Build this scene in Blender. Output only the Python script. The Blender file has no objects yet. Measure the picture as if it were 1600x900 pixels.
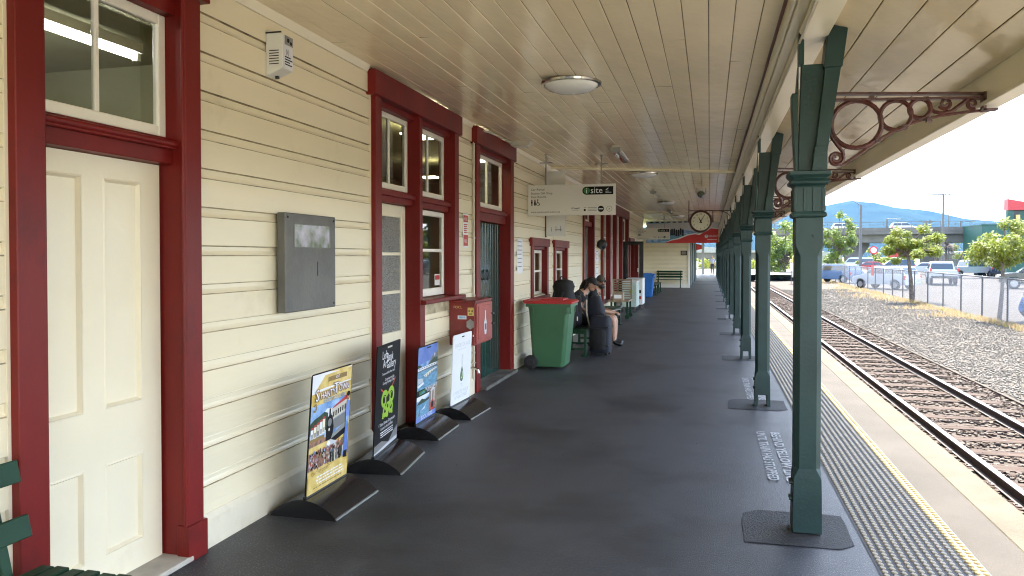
import bpy, bmesh, math, random
import numpy as np
from mathutils import Vector, Matrix
R = math.radians
random.seed(7); rng = np.random.default_rng(7)
S = bpy.context.scene; COL = S.collection

# ------------------------------------------------------------------ helpers
class M:
    """collects shapes and links them as ONE mesh object"""
    def __init__(s): s.v = []; s.f = []; s.m = []
    def add(s, vs, fs, mi=0):
        o = len(s.v); s.v += [tuple(p) for p in vs]
        for f in fs: s.f.append([i+o for i in f]); s.m.append(mi)
        return s
    def box(s, x0, x1, y0, y1, z0, z1, mi=0, T=None):
        vs = [Vector((x, y, z)) for z in (z0, z1) for y in (y0, y1) for x in (x0, x1)]
        if T: vs = [T @ p for p in vs]
        return s.add(vs, [(0,2,3,1),(4,5,7,6),(0,1,5,4),(2,6,7,3),(0,4,6,2),(1,3,7,5)], mi)
    def quad(s, a, b, c, d, mi=0): return s.add([a,b,c,d], [(0,1,2,3)], mi)
    def cyl(s, p0, p1, r0, r1=None, n=12, mi=0, cap=True):
        return s.tube([p0, p1], [r0, r0 if r1 is None else r1], n, mi, cap)
    def tube(s, pts, r, n=8, mi=0, cap=True, closed=False, squash=None):
        pts = [Vector(p) for p in pts]; k = len(pts)
        rs = r if isinstance(r, (list, tuple)) else [r]*k
        vs = []; prev = None
        for i, p in enumerate(pts):
            a = pts[(i-1) % k] if (closed or i > 0) else p
            b = pts[(i+1) % k] if (closed or i < k-1) else p
            d = (b-a)
            d = d.normalized() if d.length > 1e-9 else Vector((0,0,1))
            if prev is None:
                u = d.orthogonal().normalized()
            else:
                u = (prev - d*prev.dot(d)); u = u.normalized() if u.length > 1e-6 else d.orthogonal().normalized()
            prev = u; w = d.cross(u)
            for j in range(n):
                t = 2*math.pi*(j+.5)/n
                vs.append(p + (u*math.cos(t) + w*math.sin(t))*rs[i])
        fs = []
        for i in range(k if closed else k-1):
            for j in range(n):
                a = i*n+j; b = i*n+(j+1) % n; c = ((i+1) % k)*n+(j+1) % n; d = ((i+1) % k)*n+j
                fs.append((a, b, c, d))
        if cap and not closed: fs += [tuple(range(n))[::-1], tuple(range((k-1)*n, k*n))]
        return s.add(vs, fs, mi)
    def prism(s, poly, ax, a0, a1, mi=0, T=None):
        k = len(poly)
        def P(u, w, a): return {'x': (a,u,w), 'y': (u,a,w), 'z': (u,w,a)}[ax]
        vs = [Vector(P(u,w,a0)) for u,w in poly] + [Vector(P(u,w,a1)) for u,w in poly]
        if T: vs = [T @ p for p in vs]
        return s.add(vs, [tuple(range(k))[::-1], tuple(range(k, 2*k))] + [(i,(i+1)%k,k+(i+1)%k,k+i) for i in range(k)], mi)
    def lathe(s, prof, c=(0,0,0), n=20, mi=0, ax='z', T=None, cap=True):
        vs = []; k = len(prof)
        for r, h in prof:
            for j in range(n):
                t = 2*math.pi*j/n; a, b = r*math.cos(t), r*math.sin(t)
                p = Vector({'z': (a,b,h), 'x': (h,a,b), 'y': (a,h,b)}[ax]) + Vector(c)
                vs.append(T @ p if T else p)
        fs = [(i*n+j, i*n+(j+1)%n, (i+1)*n+(j+1)%n, (i+1)*n+j) for i in range(k-1) for j in range(n)]
        if cap: fs += [tuple(range(n))[::-1], tuple(range((k-1)*n, k*n))]
        return s.add(vs, fs, mi)
    def ball(s, c, r, n=10, mi=0, T=None):
        r = r if isinstance(r, (tuple, list)) else (r,r,r); rings = n//2+1
        vs = []
        for i in range(1, rings):
            a = math.pi*i/rings
            for j in range(n):
                t = 2*math.pi*j/n
                vs.append(Vector((r[0]*math.sin(a)*math.cos(t), r[1]*math.sin(a)*math.sin(t), r[2]*math.cos(a))))
        vs += [Vector((0,0,r[2])), Vector((0,0,-r[2]))]
        q = rings-1; fs = []
        for i in range(q-1):
            for j in range(n): fs.append((i*n+j, (i+1)*n+j, (i+1)*n+(j+1)%n, i*n+(j+1)%n))
        for j in range(n):
            fs.append((q*n, j, (j+1)%n)); fs.append((q*n+1, (q-1)*n+(j+1)%n, (q-1)*n+j))
        vs = [((T @ p) if T else p) + Vector(c) for p in vs]
        return s.add(vs, fs, mi)
    def text(s, body, size, o, right, up, mi=0, align='LEFT', squeeze=1.0):
        vs, fs = text_geo(body, size, align)
        o, right, up = Vector(o), Vector(right).normalized(), Vector(up).normalized()
        return s.add([o + right*(x*squeeze) + up*y for x, y in vs], fs, mi)
    def build(s, name, mats, parent=None, smooth=None, bevel=0, seg=1, fixn=True):
        me = bpy.data.meshes.new(name); me.from_pydata([tuple(p) for p in s.v], [], s.f)
        mats = mats if isinstance(mats, (list, tuple)) else [mats]
        for m in mats: me.materials.append(m)
        me.polygons.foreach_set('material_index', s.m)
        if fixn or bevel:
            bm = bmesh.new(); bm.from_mesh(me)
            if fixn: bmesh.ops.recalc_face_normals(bm, faces=bm.faces)
            if bevel:
                es = [e for e in bm.edges if len(e.link_faces) == 2 and e.calc_face_angle(0) > .5]
                bmesh.ops.bevel(bm, geom=es, offset=bevel, segments=seg, affect='EDGES', clamp_overlap=True)
            bm.to_mesh(me); bm.free()
        if smooth:
            me.polygons.foreach_set('use_smooth', [True]*len(me.polygons))
            me.set_sharp_from_angle(angle=R(smooth))
        me.update()
        return link(name, me, parent)

def link(name, data, parent=None):
    o = bpy.data.objects.new(name, data); COL.objects.link(o)
    if parent: o.parent = parent
    return o
_tc = {}
def text_geo(body, size, align):
    k = (body, align)
    if k not in _tc:
        cu = bpy.data.curves.new('t', 'FONT'); cu.body = body; cu.size = 1; cu.align_x = align; cu.resolution_u = 2; cu.offset = .02 if body.isupper() and len(body) > 15 else 0
        ob = bpy.data.objects.new('t', cu); COL.objects.link(ob)
        me = bpy.data.meshes.new_from_object(ob.evaluated_get(bpy.context.evaluated_depsgraph_get()))
        _tc[k] = ([(v.co.x, v.co.y) for v in me.vertices], [tuple(p.vertices) for p in me.polygons])
        bpy.data.objects.remove(ob); bpy.data.curves.remove(cu); bpy.data.meshes.remove(me)
    vs, fs = _tc[k]
    return [(x*size, y*size) for x, y in vs], fs
def tag(o, label=None, cat=None, group=None, kind=None):
    if label: o['label'] = label
    if cat: o['category'] = cat
    if group: o['group'] = group
    if kind: o['kind'] = kind
    return o
def thing(name, label, cat, loc=(0,0,0), rz=0, group=None):
    o = link(name, None); o.location = loc; o.rotation_euler = (0,0,rz); o.empty_display_size = .1
    return tag(o, label, cat, group)
def struct(o, kind='structure'): o['kind'] = kind; return o
def dup(root, loc, rz, label=None):
    r = root.copy(); COL.objects.link(r); r.location = loc; r.rotation_euler = (0,0,rz)
    if label: r['label'] = label
    for ch in list(root.children):
        c = ch.copy(); COL.objects.link(c); c.parent = r
        for g in list(ch.children):
            d = g.copy(); COL.objects.link(d); d.parent = c
    return r

# camera numbers, shared with placement on real planes
F_, H_ = 1180., 1.68; VPX, VPY = 1109., 400.; PITCH = R(1.0)
YAW = math.atan((VPX-800)/F_*math.cos(PITCH))
FW = Vector((-math.sin(YAW)*math.cos(PITCH), math.cos(YAW)*math.cos(PITCH), -math.sin(PITCH)))
RT = Vector((math.cos(YAW), math.sin(YAW), 0)); UP = RT.cross(FW)
CYS = VPY + F_*UP.y/FW.y
def ray(x, y): return FW + RT*((x-800)/F_) - UP*((y-CYS)/F_)
def onZ(x, y, Z): r = ray(x, y); return Vector((0,0,H_)) + r*((Z-H_)/r.z)
def onY(x, y, Y): r = ray(x, y); return Vector((0,0,H_)) + r*(Y/r.y)
def onX(x, y, X): r = ray(x, y); return Vector((0,0,H_)) + r*(X/r.x)

# ------------------------------------------------------------------ materials
def mat(name, col, rough=.5, var=.12, vscale=3., bump=0., bscale=40., metal=0., spec=.5, col2=None, stretch=(1,1,1), coat=0., emit=None, estr=0.):
    m = bpy.data.materials.new(name); m.use_nodes = True
    n = m.node_tree.nodes; l = m.node_tree.links; b = n['Principled BSDF']
    b.inputs['Roughness'].default_value = rough; b.inputs['Metallic'].default_value = metal
    b.inputs['Specular IOR Level'].default_value = spec; b.inputs['Coat Weight'].default_value = coat
    b.inputs['Coat Roughness'].default_value = .1
    g = n.new('ShaderNodeNewGeometry'); mp = n.new('ShaderNodeMapping'); mp.inputs['Scale'].default_value = stretch
    l.new(g.outputs['Position'], mp.inputs['Vector'])
    c2 = col2 or tuple(c*(1-2.2*var) for c in col)
    nz = n.new('ShaderNodeTexNoise'); nz.inputs['Scale'].default_value = vscale; nz.inputs['Detail'].default_value = 6
    l.new(mp.outputs['Vector'], nz.inputs['Vector'])
    rp = n.new('ShaderNodeValToRGB'); rp.color_ramp.elements[0].position = .33; rp.color_ramp.elements[1].position = .66
    rp.color_ramp.elements[0].color = (*c2, 1); rp.color_ramp.elements[1].color = (*col, 1)
    l.new(nz.outputs['Fac'], rp.inputs['Fac']); l.new(rp.outputs['Color'], b.inputs['Base Color'])
    if bump:
        n2 = n.new('ShaderNodeTexNoise'); n2.inputs['Scale'].default_value = bscale; n2.inputs['Detail'].default_value = 4
        l.new(mp.outputs['Vector'], n2.inputs['Vector'])
        bp = n.new('ShaderNodeBump'); bp.inputs['Strength'].default_value = bump; bp.inputs['Distance'].default_value = .02
        l.new(n2.outputs['Fac'], bp.inputs['Height']); l.new(bp.outputs['Normal'], b.inputs['Normal'])
    if emit:
        b.inputs['Emission Color'].default_value = (*emit, 1); b.inputs['Emission Strength'].default_value = estr
    return m
def speck(m, col, scale=220., lo=.62, hi=.7, fac=1.):
    """adds small specks (stones, chips) of another colour to a material"""
    n = m.node_tree.nodes; l = m.node_tree.links; b = n['Principled BSDF']
    src = b.inputs['Base Color'].links[0].from_socket
    g = n.new('ShaderNodeNewGeometry'); nz = n.new('ShaderNodeTexNoise'); nz.inputs['Scale'].default_value = scale; nz.inputs['Detail'].default_value = 2
    l.new(g.outputs['Position'], nz.inputs['Vector'])
    mr = n.new('ShaderNodeMapRange'); mr.inputs[1].default_value = lo; mr.inputs[2].default_value = hi; mr.inputs[4].default_value = fac
    l.new(nz.outputs['Fac'], mr.inputs['Value'])
    mx = n.new('ShaderNodeMixRGB'); l.new(mr.outputs['Result'], mx.inputs['Fac']); l.new(src, mx.inputs['Color1']); mx.inputs['Color2'].default_value = (*col, 1)
    l.new(mx.outputs['Color'], b.inputs['Base Color']); return m
def glass_mat(name, tint=(.8,.85,.82), refl=1.0, rough=.02, ior=1.5):
    m = bpy.data.materials.new(name); m.use_nodes = True; n = m.node_tree.nodes; l = m.node_tree.links
    n.remove(n['Principled BSDF']); out = n['Material Output']
    t = n.new('ShaderNodeBsdfTransparent'); t.inputs['Color'].default_value = (*tint, 1)
    g = n.new('ShaderNodeBsdfGlossy'); g.inputs['Roughness'].default_value = rough; g.inputs['Color'].default_value = (refl,refl,refl,1)
    fr = n.new('ShaderNodeFresnel'); fr.inputs['IOR'].default_value = ior
    nz = n.new('ShaderNodeTexNoise'); nz.inputs['Scale'].default_value = 2.5
    bp = n.new('ShaderNodeBump'); bp.inputs['Strength'].default_value = .02; l.new(nz.outputs['Fac'], bp.inputs['Height']); l.new(bp.outputs['Normal'], g.inputs['Normal'])
    mx = n.new('ShaderNodeMixShader'); l.new(fr.outputs['Fac'], mx.inputs['Fac']); l.new(t.outputs[0], mx.inputs[1]); l.new(g.outputs[0], mx.inputs[2]); l.new(mx.outputs[0], out.inputs['Surface'])
    return m
def emat(name, col, s):
    m = bpy.data.materials.new(name); m.use_nodes = True; b = m.node_tree.nodes['Principled BSDF']
    b.inputs['Base Color'].default_value = (.8,.8,.8,1); b.inputs['Emission Color'].default_value = (*col,1); b.inputs['Emission Strength'].default_value = s
    return m
X = {}
X['cream'] = mat('cream_paint', (.79,.725,.555), .28, .03, 1.6, .12, 14)
X['wall'] = mat('weatherboard_paint', (.775,.70,.51), .30, .035, 1.3, .16, 9, stretch=(1,.35,2))
X['ceil'] = mat('ceiling_gloss_paint', (.90,.77,.54), .14, .05, 1.1, .75, 3.2, stretch=(1,.55,1))
X['white_paint'] = mat('white_gloss_paint', (.80,.77,.68), .3, .03, 2, .08, 20)
X['red'] = mat('red_gloss_paint', (.17,.010,.008), .42, .12, 2.5, .10, 16, spec=.28, stretch=(1,1,.4))
X['dred'] = mat('iron_red_paint', (.078,.020,.016), .4, .2, 9, .3, 60)
X['green'] = mat('green_post_paint', (.013,.038,.036), .42, .16, 4, .06, 60, spec=.32)
X['dgreen'] = mat('green_door_paint', (.010,.042,.034), .16, .12, 2, .1, 12, stretch=(1,1,.3))
X['bgreen'] = mat('green_bench_paint', (.010,.044,.022), .5, .12, 5, .1, 40, spec=.2)
X['asphalt'] = speck(mat('platform_asphalt', (.041,.043,.050), .52, .16, 1.6, .22, 150, col2=(.027,.029,.034), stretch=(1,.5,1)), (.20,.195,.19), 105, .57, .70, .9)
def grime(m, col, scale, lo, hi, fac, stretch=(1,1,1)):
    speck(m, col, scale, lo, hi, fac)
    nd = [q for q in m.node_tree.nodes if q.type == 'TEX_NOISE'][-1]; nd.inputs['Detail'].default_value = 8; nd.inputs['Roughness'].default_value = .65
grime(X['asphalt'], (.016,.016,.018), .8, .47, .62, .85); grime(X['asphalt'], (.085,.085,.09), 2.3, .58, .72, .45); grime(X['asphalt'], (.30,.29,.27), 90, .735, .75, .8)
grime(X['wall'], (.42,.33,.19), 1.7, .60, .78, .35); grime(X['wall'], (.20,.15,.09), 26, .70, .76, .6)
grime(X['cream'], (.45,.36,.22), 2.2, .62, .78, .3)
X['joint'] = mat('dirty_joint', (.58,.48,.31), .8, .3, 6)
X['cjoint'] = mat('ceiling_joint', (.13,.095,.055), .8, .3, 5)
grime(X['red'], (.55,.42,.38), 75, .735, .745, .8); grime(X['red'], (.07,.006,.006), 3, .58, .7, .5); grime(X['green'], (.03,.03,.025), 6, .6, .75, .5)
X['skirt'] = mat('skirting_paint', (.72,.66,.52), .4, .06, 2, .15, 20); grime(X['skirt'], (.34,.29,.20), 7, .54, .78, .3)
X['patch'] = speck(mat('asphalt_patch', (.034,.033,.032), .8, .25, 3, .6, 90), (.12,.115,.11), 200, .62, .72, .8)
X['asph_out'] = speck(mat('platform_edge_asphalt', (.062,.054,.045), .8, .12, 1.2, .3, 140), (.12,.112,.10), 240, .6, .7, .7)
X['conc'] = speck(mat('coping_concrete', (.092,.080,.058), .85, .12, 2.2, .3, 70), (.15,.14,.12), 160, .6, .72, .7)
X['conc2'] = mat('grey_concrete', (.15,.14,.13), .85, .15, .6, .2, 20)
X['tact'] = mat('tactile_tile', (.29,.235,.155), .6, .1, 8)
X['tactgap'] = mat('tactile_base', (.035,.036,.04), .7, .15, 8)
X['yellow'] = mat('yellow_tactile', (.20,.155,.065), .6, .12, 9)
X['marking'] = mat('worn_floor_marking', (.46,.46,.44), .8, .2, 45, col2=(.27,.27,.265))
for k_ in ('asph_out','conc','conc2'): X[k_].node_tree.nodes['Principled BSDF'].inputs['Specular IOR Level'].default_value = .08
X['rail'] = mat('rail_rust', (.050,.030,.024), .75, .25, 8, .2, 60)
X['railtop'] = mat('rail_head_steel', (.22,.20,.20), .42, .1, 6, metal=.8)
X['sleeper'] = mat('sleeper_wood', (.072,.052,.041), .9, .25, 6, .4, 40, stretch=(.3,3,1))
X['ballast'] = speck(mat('track_ballast', (.078,.063,.051), .95, .25, 22, .9, 60, col2=(.042,.033,.027)), (.105,.092,.080), 45, .56, .66, .5)
X['gravel'] = speck(mat('grey_gravel', (.076,.065,.053), .95, .2, 16, .8, 50, col2=(.048,.041,.034)), (.13,.118,.10), 34, .56, .68, .7)
X['stone'] = mat('ballast_stone', (.108,.090,.075), .9, .3, 7, col2=(.058,.045,.036))
X['stone2'] = mat('gravel_stone', (.165,.15,.13), .9, .3, 7, col2=(.11,.10,.085))
X['carpark'] = mat('car_park_asphalt', (.056,.050,.044), .9, .08, .5, .1, 60)
X['terrain'] = mat('dry_lawn', (.16,.17,.05), .95, .25, .25, .3, 3, col2=(.10,.125,.035))
X['dark'] = mat('dark_plastic', (.014,.014,.015), .42, .1, 6)
X['black'] = mat('black_gloss', (.012,.012,.013), .22, .08, 5)
X['steel'] = mat('grey_steel', (.30,.30,.29), .5, .12, 8, .2, 60, metal=.3)
X['bronze'] = mat('lead_grey_plaque', (.135,.132,.12), .5, .10, 5, .25, 30, metal=.2)
X['chrome'] = mat('chrome', (.55,.52,.46), .18, .05, 5, metal=1)
X['white'] = mat('white_plastic', (.72,.72,.70), .35, .04, 3)
X['offwhite'] = mat('aged_white_plastic', (.58,.54,.45), .45, .08, 6)
X['signgrey'] = mat('sign_grey', (.66,.64,.60), .35, .03, 1.5)
X['ink'] = mat('black_ink', (.008,.008,.009), .5, .05, spec=.15)
X['inkgrey'] = mat('grey_ink', (.17,.17,.17), .5, .05)
X['paper'] = mat('paper_white', (.74,.76,.80), .45, .03, 2)
X['palegrey'] = mat('pale_grey_ink', (.50,.52,.56), .5, .03)
X['isgreen'] = mat('sign_green', (.03,.17,.035), .4, .08)
X['lime'] = mat('lime_green', (.28,.48,.03), .45, .1, 30)
X['pred'] = mat('poster_red', (.45,.03,.02), .45, .08)
X['bred'] = mat('banner_red', (.55,.025,.03), .45, .05)
X['gold'] = mat('poster_gold', (.50,.35,.07), .45, .25, 14, col2=(.70,.55,.22))
X['goldd'] = mat('poster_dark_gold', (.26,.17,.05), .5, .1, 20)
X['sky1'] = mat('poster_sky', (.06,.18,.45), .45, .3, 9, col2=(.35,.52,.75))
X['sky2'] = mat('poster_deep_sky', (.06,.13,.42), .4, .15, 5, col2=(.16,.24,.55))
X['water'] = mat('poster_water', (.16,.36,.52), .4, .35, 14, col2=(.06,.17,.30), stretch=(1,1,4))
X['forest'] = mat('poster_forest', (.025,.06,.025), .5, .3, 25, col2=(.01,.025,.012))
X['crowd'] = mat('poster_crowd', (.42,.20,.12), .5, .3, 42, col2=(.05,.05,.06))
X['pgreen'] = mat('jade', (.03,.13,.02), .3, .3, 40, col2=(.20,.38,.10))
X['bin_green'] = mat('bin_green_plastic', (.045,.135,.062), .42, .08, 2, .06, 30)
X['bin_red'] = mat('bin_red_plastic', (.42,.018,.020), .4, .1, 4)
X['bin_blue'] = mat('bin_blue_plastic', (.012,.12,.42), .42, .08, 4)
X['cab_red'] = mat('cabinet_red', (.22,.020,.016), .4, .25, 5, .15, 30, col2=(.13,.014,.012))
X['cab_pink'] = mat('cabinet_door_faded_red', (.36,.060,.045), .35, .2, 4)
X['navy'] = mat('navy_fabric', (.009,.012,.024), .8, .2, 14, .3, 80)
X['blackfab'] = mat('black_fabric', (.010,.010,.012), .8, .3, 14, .3, 80)
X['skin'] = mat('skin', (.46,.27,.19), .5, .08, 14)
X['hair'] = mat('dark_hair', (.012,.008,.007), .5, .2, 60)
X['capgrey'] = mat('grey_cap', (.10,.085,.065), .8, .3, 50)
X['shorts'] = mat('pale_shorts', (.30,.23,.18), .8, .1, 20)
X['shirt'] = mat('pale_blue_shirt', (.42,.45,.58), .8, .1, 20)
X['jeans'] = mat('dark_trousers', (.03,.035,.05), .8, .1, 20)
X['bluetop'] = mat('blue_top', (.03,.16,.42), .8, .15, 14)
X['wood'] = mat('pale_wood', (.33,.24,.15), .6, .2, 8, .2, 40)
X['weath'] = mat('weathered_timber', (.16,.15,.13), .85, .3, 9, .4, 40, stretch=(1,.3,1))
X['inside'] = mat('room_wall', (.34,.33,.20), .8, .1, 1)
X['insided'] = mat('room_floor', (.05,.045,.04), .8, .1, 1)
X['glass'] = glass_mat('window_glass', (.80,.84,.80))
X['carglass'] = mat('car_glass', (.03,.04,.05), .08, .05, 3, spec=.8)
X['lamp'] = emat('lit_tube', (1,1,.97), 14.0)
X['lampwarm'] = emat('lit_panel', (1,.88,.55), 3.0)
X['opal'] = mat('opal_diffuser', (.80,.80,.78), .15, .02, 3, coat=.5)
X['clear'] = mat('tube_cover', (.62,.60,.55), .2, .03, 3)
X['tubewhite'] = mat('unlit_tube', (.85,.85,.82), .25, .02, 3)
X['face'] = mat('clock_face', (.68,.66,.52), .5, .03, 8)
X['leaf'] = mat('young_leaf', (.22,.245,.012), .5, .2, 3, col2=(.12,.16,.010))
X['leafd'] = mat('dark_leaf', (.19,.25,.020), .55, .2, 1.2, col2=(.07,.12,.014))
X['leafy'] = mat('yellow_leaf', (.24,.26,.02), .55, .2, 2, col2=(.13,.16,.015))
X['bark'] = mat('bark', (.17,.14,.115), .9, .25, 8, .5, 30)
X['drygrass'] = mat('dry_grass', (.42,.33,.20), .9, .25, 6, col2=(.28,.21,.11))
X['galv'] = mat('galvanised_steel', (.11,.11,.115), .5, .12, 6, metal=.4)
for k_ in ('ballast','gravel','stone','stone2','carpark','terrain','sleeper','yellow','bark','drygrass'): X[k_].node_tree.nodes['Principled BSDF'].inputs['Specular IOR Level'].default_value = .08
X['hill'] = mat('forest_hill', (.016,.026,.024), .95, .3, .006, 0, col2=(.009,.016,.016), spec=0.)
X['tyre'] = mat('tyre', (.015,.015,.016), .8, .1, 9)
X['rim'] = mat('alloy_rim', (.35,.35,.36), .35, .1, 9, metal=.7)
X['carwhite'] = mat('car_white', (.42,.45,.48), .25, .03, 1, coat=.6)
X['carsilver'] = mat('car_silver', (.38,.40,.42), .3, .03, 1, coat=.6, metal=.3)
X['carblue'] = mat('car_blue', (.05,.11,.22), .25, .05, 1, coat=.6)
X['carnavy'] = mat('car_navy', (.015,.03,.07), .25, .05, 1, coat=.6)
X['carred'] = mat('car_red', (.35,.02,.03), .25, .05, 1, coat=.6)
X['cardark'] = mat('car_black', (.02,.022,.025), .25, .05, 1, coat=.6)
X['taillight'] = mat('tail_light', (.50,.02,.015), .2, .05, 5)
X['amber'] = mat('amber_light', (.6,.2,.02), .2, .05, 5)
X['plate'] = mat('number_plate', (.6,.6,.58), .4, .03)
X['roofmetal'] = mat('roof_iron', (.22,.10,.08), .5, .1, 1)
X['bldgreen'] = mat('building_green', (.012,.075,.055), .6, .08, .5)
X['bldred'] = mat('building_red', (.42,.03,.035), .5, .06, .5)
X['sigyellow'] = mat('signal_yellow', (.55,.36,.02), .5, .08, 5)
X['signred'] = mat('road_sign_red', (.45,.03,.03), .5, .08, 5)
def obscure():
    m = mat('obscure_glass', (.27,.28,.27), .08, .1, 80, col2=(.035,.037,.037)); n = m.node_tree.nodes; l = m.node_tree.links; b = n['Principled BSDF']
    v = n.new('ShaderNodeTexVoronoi'); v.inputs['Scale'].default_value = 60; g = n.new('ShaderNodeNewGeometry'); l.new(g.outputs['Position'], v.inputs['Vector'])
    bp = n.new('ShaderNodeBump'); bp.inputs['Strength'].default_value = .9; bp.inputs['Distance'].default_value = .01
    l.new(v.outputs['Distance'], bp.inputs['Height']); l.new(bp.outputs['Normal'], b.inputs['Normal'])
    b.inputs['Transmission Weight'].default_value = .0; b.inputs['Specular IOR Level'].default_value = .9
    return m
X['obscure'] = obscure()
def foliage_translucent(m, w=.35):
    n = m.node_tree.nodes; l = m.node_tree.links; b = n['Principled BSDF']; out = n['Material Output']
    t = n.new('ShaderNodeBsdfTranslucent'); l.new(b.inputs['Base Color'].links[0].from_socket, t.inputs['Color'])
    mx = n.new('ShaderNodeMixShader'); mx.inputs[0].default_value = w; l.new(b.outputs[0], mx.inputs[1]); l.new(t.outputs[0], mx.inputs[2]); l.new(mx.outputs[0], out.inputs['Surface'])
for k in ('leaf','leafd','leafy','drygrass'): foliage_translucent(X[k])
# ------------------------------------------------------------------ platform, track, ground
Y0, Y1 = -5., 73.
struct(M().box(-9, 1.72, Y0, Y1, -.66, 0).build('platform', X['asphalt']))
struct(M().box(1.72, 1.985, Y0, Y1, -.66, .006).build('platform_coping', X['conc'], bevel=.012))
struct(M().quad((1.44,Y0,.004),(1.72,Y0,.004),(1.72,Y1,.004),(1.44,Y1,.004)).build('platform_edge_strip', X['asph_out']))
struct(M().quad((.875,Y0,.003),(1.44,Y0,.003),(1.44,Y1,.003),(.875,Y1,.003)).build('tactile_base', X['tactgap']))
def domes(name, xs, m, y0, y1, step):
    n = 8; a = np.arange(n)*2*np.pi/n
    base = np.concatenate([np.stack([np.cos(a)*.0185, np.sin(a)*.0205, np.zeros(n)], 1), np.stack([np.cos(a)*.0125, np.sin(a)*.014, np.full(n,.0065)], 1)])
    ys = np.arange(y0, y1, step); gx, gy = np.meshgrid(xs, ys); c = np.stack([gx.ravel(), gy.ravel(), np.full(gx.size,.0035)], 1)
    V = (c[:,None,:]+base[None]).reshape(-1,3); o = (np.arange(len(c))*2*n)[:,None]
    fs = []
    q = np.stack([np.arange(n), (np.arange(n)+1)%n, (np.arange(n)+1)%n+n, np.arange(n)+n], 1)
    F4 = (o[:,:,None]+q[None]).reshape(-1,4); top = o+np.arange(n)[None]+n
    me = bpy.data.meshes.new(name); me.from_pydata(V.tolist(), [], F4.tolist()+top.tolist()); me.materials.append(m)
    return struct(link(name, me))
domes('tactile_paving', .905+.0470*np.arange(10), X['tact'], 2.6, 48, .0500)
domes('yellow_tactile_line', [1.372, 1.417], X['yellow'], 2.6, 48, .0500)
far = M()
for x in .905+.047*np.arange(10): far.box(x-.014, x+.014, 48, Y1, .003, .008)
struct(far.build('tactile_paving_far', X['tact']))
struct(M().box(1.352, 1.437, 48, Y1, .003, .008).build('yellow_line_far', X['yellow']))
pt = M()
def patch(cx, cy, w, d, z=.0042):
    k = 14; pts = []
    for i in range(k):
        t = i/k*4; s = int(t); f = t-s
        u, v = [(-1+2*f,-1),(1,-1+2*f),(1-2*f,1),(-1,1-2*f)][s]
        pts.append((cx+u*w/2+random.uniform(-.012,.012), cy+v*d/2+random.uniform(-.012,.012), z))
    pt.add(pts, [tuple(range(k))])
colY = [4.9+4.0*k for k in range(16)]
for y in colY[:9]: patch(.52, y+.02, .62, .60)
struct(pt.build('asphalt_patches', X['patch']))
st = M()
for y in (46., 51.5): st.box(-1.0, .5, y, y+.12, .001, .006)
struct(st.build('floor_joint_strips', X['patch']))
tx = M()
for yb in (5.92, 9.2, 20.5):
    for x, s in ((.565, 'BEHIND YELLOW LINE'), (.435, 'UNTIL TRAIN HAS STOPPED')):
        tx.text(s, .112, (x, yb+1.62, .0075), (0,-1,0), (1,0,0), squeeze=1.62/ (max(p[0] for p in text_geo(s,.112,'LEFT')[0])))
lt = M()
for i in range(24):
    x, y, s_, a_ = random.uniform(-2.5,.8), 3.4+9*random.random()**1.6, random.uniform(.003,.007), random.uniform(0,3)
    lt.box(-s_, s_, -s_*.5, s_*.5, 0, .003, 0, Matrix.Translation((x,y,.001)) @ Matrix.Rotation(a_,4,'Z'))
struct(lt.build('litter_specks', X['conc2']), 'stuff')
struct(tx.build('platform_floor_lettering', X['marking'], fixn=False))

struct(M().quad((-4000,-400,-1.02),(6000,-400,-1.02),(6000,6000,-1.02),(-4000,6000,-1.02)).build('ground', X['terrain']))
struct(M().quad((1.9,-20,-.69),(4.75,-20,-.69),(4.75,130,-.69),(1.9,130,-.69)).build('track_bed', X['ballast']))
def ground_patch(name, x0, x1, y0, y1, z, amp, m, nx, ny):
    V, Fc = [], []
    for j in range(ny+1):
        for i in range(nx+1):
            V.append((x0+(x1-x0)*i/nx, y0+(y1-y0)*j/ny, z+.10*max(0,min(1,(i/nx-.2)/.45))+(random.uniform(-amp,amp) if 0 < i < nx else 0)))
    for j in range(ny):
        for i in range(nx): a = j*(nx+1)+i; Fc.append((a,a+1,a+nx+2,a+nx+1))
    o = M().add(V, Fc).build(name, m, smooth=60); return struct(o)
ground_patch('gravel_yard', 4.75, 11.5, -10, 95, -.645, .006, X['gravel'], 14, 120)
fq0, fq1 = onZ(1600,512,-.53), onZ(1290,437,-.53); fqd = (fq1-fq0)/(fq1.y-fq0.y); fqa, fqb = fq0+fqd*(-40), fq0+fqd*75
struct(M().quad((fqa.x,fqa.y,-.505),(140,fqa.y,-.505),(140,220,-.505),(fqb.x,fqb.y,-.505)).build('car_park', X['carpark']))
struct(M().quad((-14,73,-.03),(9.9,73,-.03),(9.9,104,-.03),(-14,104,-.03)).build('forecourt', X['conc2']))
mk = M()
for i in range(14):
    mk.box(16.5, 21.5, 40+i*5.6, 40.1+i*5.6, -.504, -.500)
    mk.box(27, 32, 40+i*5.6, 40.1+i*5.6, -.504, -.500)
struct(mk.build('parking_bay_lines', X['conc']))
struct(M().box(2.0,2.81,-40,1.2,-.70,-.545).box(2.95,3.93,-40,1.2,-.70,-.545).box(4.09,5.1,-40,1.2,-.70,-.545).build('bounce_slabs', mat('bounce_slab_pale', (.48,.44,.36), .9, .06, .5)))  # unseen pale slabs added round the rails to bounce sun under the canopy
struct(M().add([(5.1,-40,-.628),(60,-40,-.628),(14,19,-.52),(9.3,19,-.525),(5.1,5,-.628)], [(0,1,2,3,4)]).build('bounce_apron', mat('bounce_apron_pale', (.50,.46,.37), .9, .06, .5)))  # added pale ground out of view, reflecting sun onto upper wall and ceiling
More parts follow.
